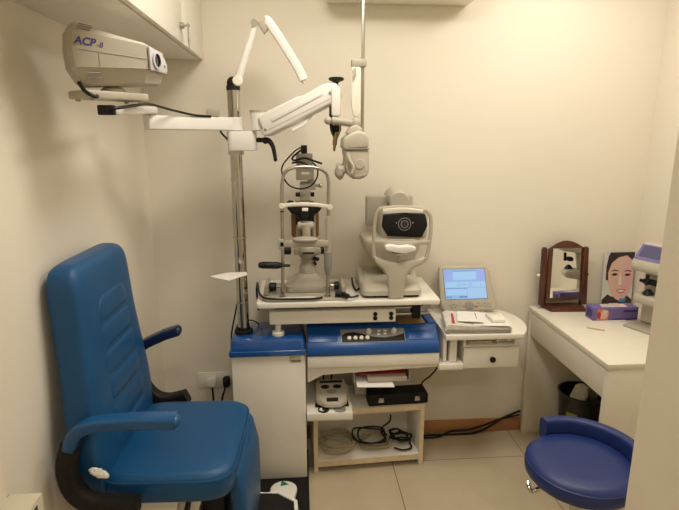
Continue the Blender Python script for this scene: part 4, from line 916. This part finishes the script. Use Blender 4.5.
# lens meter with violet display
IC = V((1.662, 2.232, .7505)); fz = V((-.924, -.383, 0)).normalized(); wz = V((.383, -.924, 0)).normalized()
im = thing('lens_meter', 'beige automatic lens meter with a violet display on the desk by the right wall', 'lens meter', tuple(IC))
def ip(poly, w0, w1, bev=.006): return prism(poly, IC + wz * w0, fz, UZ, -(w1 - w0), bev, 3) if fz.cross(UZ_ := V(UZ)).dot(wz) < 0 else prism(poly, IC + wz * w0, fz, UZ, (w1 - w0), bev, 3)
obj('base_plate', ip([(-.095, 0), (.098, 0), (.098, .010), (-.095, .012)], -.075, .075, .003), 'beiged', im)
obj('column', ip([(-.092, .0125), (.0, .0125), (-.005, .10), (.0, .19), (.01, .27), (-.092, .27)], -.062, .062, .012), 'beige', im)
obj('lens_table', ip([(-.004, .115), (.080, .125), (.086, .150), (.082, .172), (-.004, .176)], -.058, .058, .014), 'beige', im)
hdl = obj('head', ip([(-.092, .2705), (.02, .2705), (.055, .278), (.098, .282), (.112, .300), (.106, .328), (.036, .408), (-.03, .415), (-.092, .39)], -.070, .070, .010), 'beige', im)
sa, sb = V((.103, 0, .350)), V((.043, 0, .431))
q0 = IC + fz * .1035 + V((0, 0, .3305)); q1 = IC + fz * .0385 + V((0, 0, .4055)); sv = (q1 - q0).normalized(); sn = wz.cross(sv); sn = sn if sn.z > 0 else -sn
def isc(a0, a1, b0, b1, h): 
    o_ = q0 + sn * h; u_ = wz
    return prism([(a0, b0), (a1, b0), (a1, b1), (a0, b1)], o_, u_, sv, .001) if u_.cross(sv).dot(sn) > 0 else prism([(-a1, b0), (-a0, b0), (-a0, b1), (-a1, b1)], o_, -u_, sv, .001)
multi('display', [(isc(-.062, .062, .010, .094, .0015), 'lcd'), (isc(-.050, .052, .026, .088, .0024), 'lcdd')], hdl)
kb = BM(); cyl(IC + fz * .055 + V((0, 0, .176)), IC + fz * .055 + V((0, 0, .198)), .026, .009, 20, bm=kb)
obj('lens_support', kb, 'black', im)
ch_ = BM(); box(-.03, .03, -.016, .016, -.012, .012, .006, bm=ch_); 
for v in ch_.verts: v.co = IC + wz * v.co.x + fz * (v.co.y + .05) + V((0, 0, v.co.z + .233))
cyl(IC + fz * .055 - wz * .045 + V((0, 0, .232)), IC + fz * .055 + wz * .06 + V((0, 0, .226)), .008, bm=ch_); cyl(IC + fz * .075 + V((0, 0, .222)), IC + fz * .075 + V((0, 0, .27)), .008, bm=ch_)
obj('lens_clamp', ch_, 'black', im)
for z in (.235, .05): obj('column_button', cyl(IC + wz * .062 - fz * .03 + V((0, 0, z)), IC + wz * .066 - fz * .03 + V((0, 0, z)), .006), 'brass' if z > .1 else 'grey', im)
# waste bin
bc = (1.478, 2.437, 0)
wb = thing('waste_bin', 'black waste bin holding crumpled papers under the cream desk', 'bin', bc)
bin_ = lathe([(0, .001), (.088, .001), (.092, .01), (.112, .305), (.117, .311), (.117, .319), (.108, .319), (.106, .305), (.086, .014), (0, .012)], bc, (0, 0, 1), 40)
bo = obj('bin_body', bin_, 'binbag', wb)
lb_ = []
for k in range(7):
    a = R(205 + 5 * k); lb_.append((bc[0] + .1055 * math.cos(a), bc[1] + .1055 * math.sin(a)))
b = BM(); lo2 = [b.verts.new((bc[0] + (x - bc[0]) * .96, bc[1] + (y - bc[1]) * .96, .14)) for x, y in lb_]; hi2 = [b.verts.new((bc[0] + (x - bc[0]) * 1.025, bc[1] + (y - bc[1]) * 1.025, .23)) for x, y in lb_]
for i in range(6): b.faces.new([lo2[i], lo2[i + 1], hi2[i + 1], hi2[i]])
obj('bin_label', b, 'sage', bo)
def wad(c, rx, ry, rz, rotz, key, label, seed):
    rnd = random.Random(seed); b = ball((0, 0, 0), rx, ry, rz, 20)
    for v in b.verts: v.co += V((rnd.uniform(-1, 1), rnd.uniform(-1, 1), rnd.uniform(-1, 1))) * min(rx, ry, rz) * .22
    m_ = Matrix.Rotation(rotz, 3, 'Z') @ Matrix.Rotation(R(35), 3, 'Y')
    for v in b.verts: v.co = m_ @ v.co + V(c)
    tag(obj('waste_paper', b, key, sharp=15), label, 'waste paper')
wad((1.445, 2.40, .315), .024, .042, .065, R(30), 'paper', 'crumpled white paper sticking up from the black waste bin', 2)
wad((1.515, 2.43, .295), .05, .03, .045, R(-40), 'grey', 'crumpled grey wrapper on the right in the black waste bin', 4)

# ================================================================= blue stool
sc_ = V((.965, 1.545, 0))
so_ = thing('stool', 'round dark blue swivel stool with a low curved backrest', 'stool', tuple(sc_))
obj('seat', lathe([(0, .535), (.10, .546), (.155, .545), (.176, .535), (.186, .512), (.184, .488), (.172, .474), (0, .472)], sc_, (0, 0, 1), 64), 'vinyl2', so_, sharp=60)
sm2 = BM(); lathe([(.1805, -.0018), (.1835, 0), (.1805, .0018)], sc_ + V((0, 0, .5265)), (0, 0, 1), 64, sm2)
obj('seat_seam', sm2, 'vinyl2', so_)
arcp = [(sc_.x + .192 * math.cos(R(a)), sc_.y + .192 * math.sin(R(a)), .555) for a in range(106, -31, -8)]
tbk = tube(arcp, 0, 20, 3, sec=(.021, .040))
obj('backrest', tbk, 'vinyl2', so_, sharp=60)
for a in (85, -10):
    p = sc_ + V((.188 * math.cos(R(a)), .188 * math.sin(R(a)), 0))
    obj('backrest_bracket', tube([p + V((0, 0, .52)), p + V((0, 0, .46)), sc_ + (p - sc_) * .7 + V((0, 0, .455)), sc_ + (p - sc_) * .3 + V((0, 0, .460))], .009, 10, 6), 'chrome', so_)
obj('seat_plate', lathe([(0, .452), (.10, .452), (.10, .4715), (0, .4715)], sc_, (0, 0, 1)), 'black', so_)
obj('gas_column', cyl(sc_ + V((0, 0, .12)), sc_ + V((0, 0, .452)), .024, .020), 'chrome', so_)
obj('column_sleeve', cyl(sc_ + V((0, 0, .10)), sc_ + V((0, 0, .30)), .034), 'black', so_)
lvp = [sc_ + V((-.10, -.02, .458)), sc_ + V((-.155, -.02, .450)), sc_ + V((-.178, -.02, .440)), sc_ + V((-.186, -.012, .452)), sc_ + V((-.184, .004, .462))]
obj('height_lever', tube(lvp, .007, 10, 6), 'chrome', so_)
for k in range(5):
    a = R(72 * k + 20); dr_ = V((math.cos(a), math.sin(a), 0))
    lg = obj('leg', tube([sc_ + V((0, 0, .10)), sc_ + dr_ * .10 + V((0, 0, .085)), sc_ + dr_ * .235 + V((0, 0, .062))], 0, 12, 4, sec=(.018, .013)), 'chrome', so_)
    e_ = sc_ + dr_ * .225; tn = V((-dr_.y, dr_.x, 0))
    b = cyl(e_ + tn * .008 + V((0, 0, .0255)), e_ + tn * .024 + V((0, 0, .0255)), .025, bev=.004); cyl(e_ - tn * .008 + V((0, 0, .0255)), e_ - tn * .024 + V((0, 0, .0255)), .025, bm=b, bev=.004); cyl(e_ + V((0, 0, .02)), e_ + V((0, 0, .06)), .007, bm=b)
    obj('caster', b, 'black', lg)

# ================================================================= sockets, plugs, loose cables
so2 = thing('socket_plate', 'white double wall socket low on the back wall by the cabinet column', 'socket', (-.46, YB, .37))
obj('frame', box(-.560, -.345, YB - .010, YB - .001, .330, .418, .003), 'white', so2)
obj('socket_module', box(-.532, -.462, YB - .014, YB - .0102, .342, .405, .002), 'white', so2)
obj('socket_module', box(-.457, -.375, YB - .014, YB - .0102, .342, .405, .002), 'lam', so2)
p1 = thing('mains_plug', 'white mains plug in the left socket with a black lead', 'plug', (-.485, YB - .03, .37))
obj('plug_body', prism(rrect(.048, .052, .016, 5, -.485, .372), (0, YB - .0145, 0), UX, UZ, .030, .006, 3), 'white', p1)
obj('lead', tube([(-.483, YB - .03, .348), (-.483, YB - .03, .30), (-.48, YB - .03, .2), (-.47, YB - .03, .08), (-.42, YB - .03, .008)], .0055, 8, 6), 'black', p1)
p2 = thing('mains_plug', 'black mains plug in the right socket beside the cabinet column', 'plug', (-.41, YB - .03, .37))
obj('plug_body', loft([[(x, YB - .0146, y) for x, y in rrect(.034, .054, .012, 4, -.408, .372)], [(x, YB - .035, y) for x, y in rrect(.038, .058, .012, 4, -.408, .372)], [(x, YB - .05, y) for x, y in rrect(.022, .034, .008, 4, -.412, .365)]]), 'black', p2)
obj('lead', tube([(-.412, YB - .045, .355), (-.42, YB - .045, .325), (-.435, YB - .04, .27), (-.44, YB - .035, .12), (-.40, YB - .05, .007)], .0055, 8, 6), 'black', p2)
tag(obj('floor_cable', tube([(.62, 2.57, .006), (.72, 2.575, .006), (.84, 2.572, .007), (.97, 2.575, .010), (1.06, 2.582, .05), (1.12, 2.588, .085), (1.20, 2.590, .118), (1.222, 2.590, .125)], .006, 8, 8), 'black'), 'black cable along the floor by the baseboard, rising to the desk', 'cable')
tag(obj('floor_cable', tube([(.625, 2.552, .006), (.74, 2.553, .006), (.83, 2.585, .020), (.93, 2.588, .022), (1.02, 2.592, .045), (1.10, 2.593, .075), (1.16, 2.593, .088), (1.222, 2.594, .10)], .005, 8, 8), 'black'), 'thinner black cable running over the other along the baseboard', 'cable')
tag(obj('hanging_cable', tube([(.722, 2.53, .60), (.722, 2.535, .50), (.715, 2.54, .43), (.68, 2.545, .38), (.64, 2.55, .34), (.615, 2.558, .25), (.612, 2.565, .10), (.625, 2.585, .006)], .0045, 8, 8), 'black'), 'thin black cable hanging down behind the side table', 'cable')
# carton by the doorway, bottom left
tag(obj('low_stand', box(-.712, -.602, .70, 1.12, .001, .698, .003), 'lam'), 'narrow white stand against the left wall under the carton', 'stand')
bx = thing('cardboard_carton', 'white carton with dark printing at the bottom left by the doorway', 'carton', (-.66, .93, .6995))
pc2 = [(box(-.710, -.612, .76, 1.105, .6995, .838, .0015), 'label'), (box(-.686, -.684, .77, 1.104, .8378, .8386), 'grey')]
for k, (a, b) in enumerate(((.935, .955), (.960, .972), (.977, .996), (1.001, 1.012), (1.018, 1.040), (1.045, 1.058), (1.063, 1.078))): pc2.append((box(-.6122, -.6112, a, b, .803 + .002 * (k % 2), .826), 'ink'))
pc2.append((box(-.6122, -.6112, 1.01, 1.075, .74, .79), 'lav'))
multi('box_body', pc2, bx)
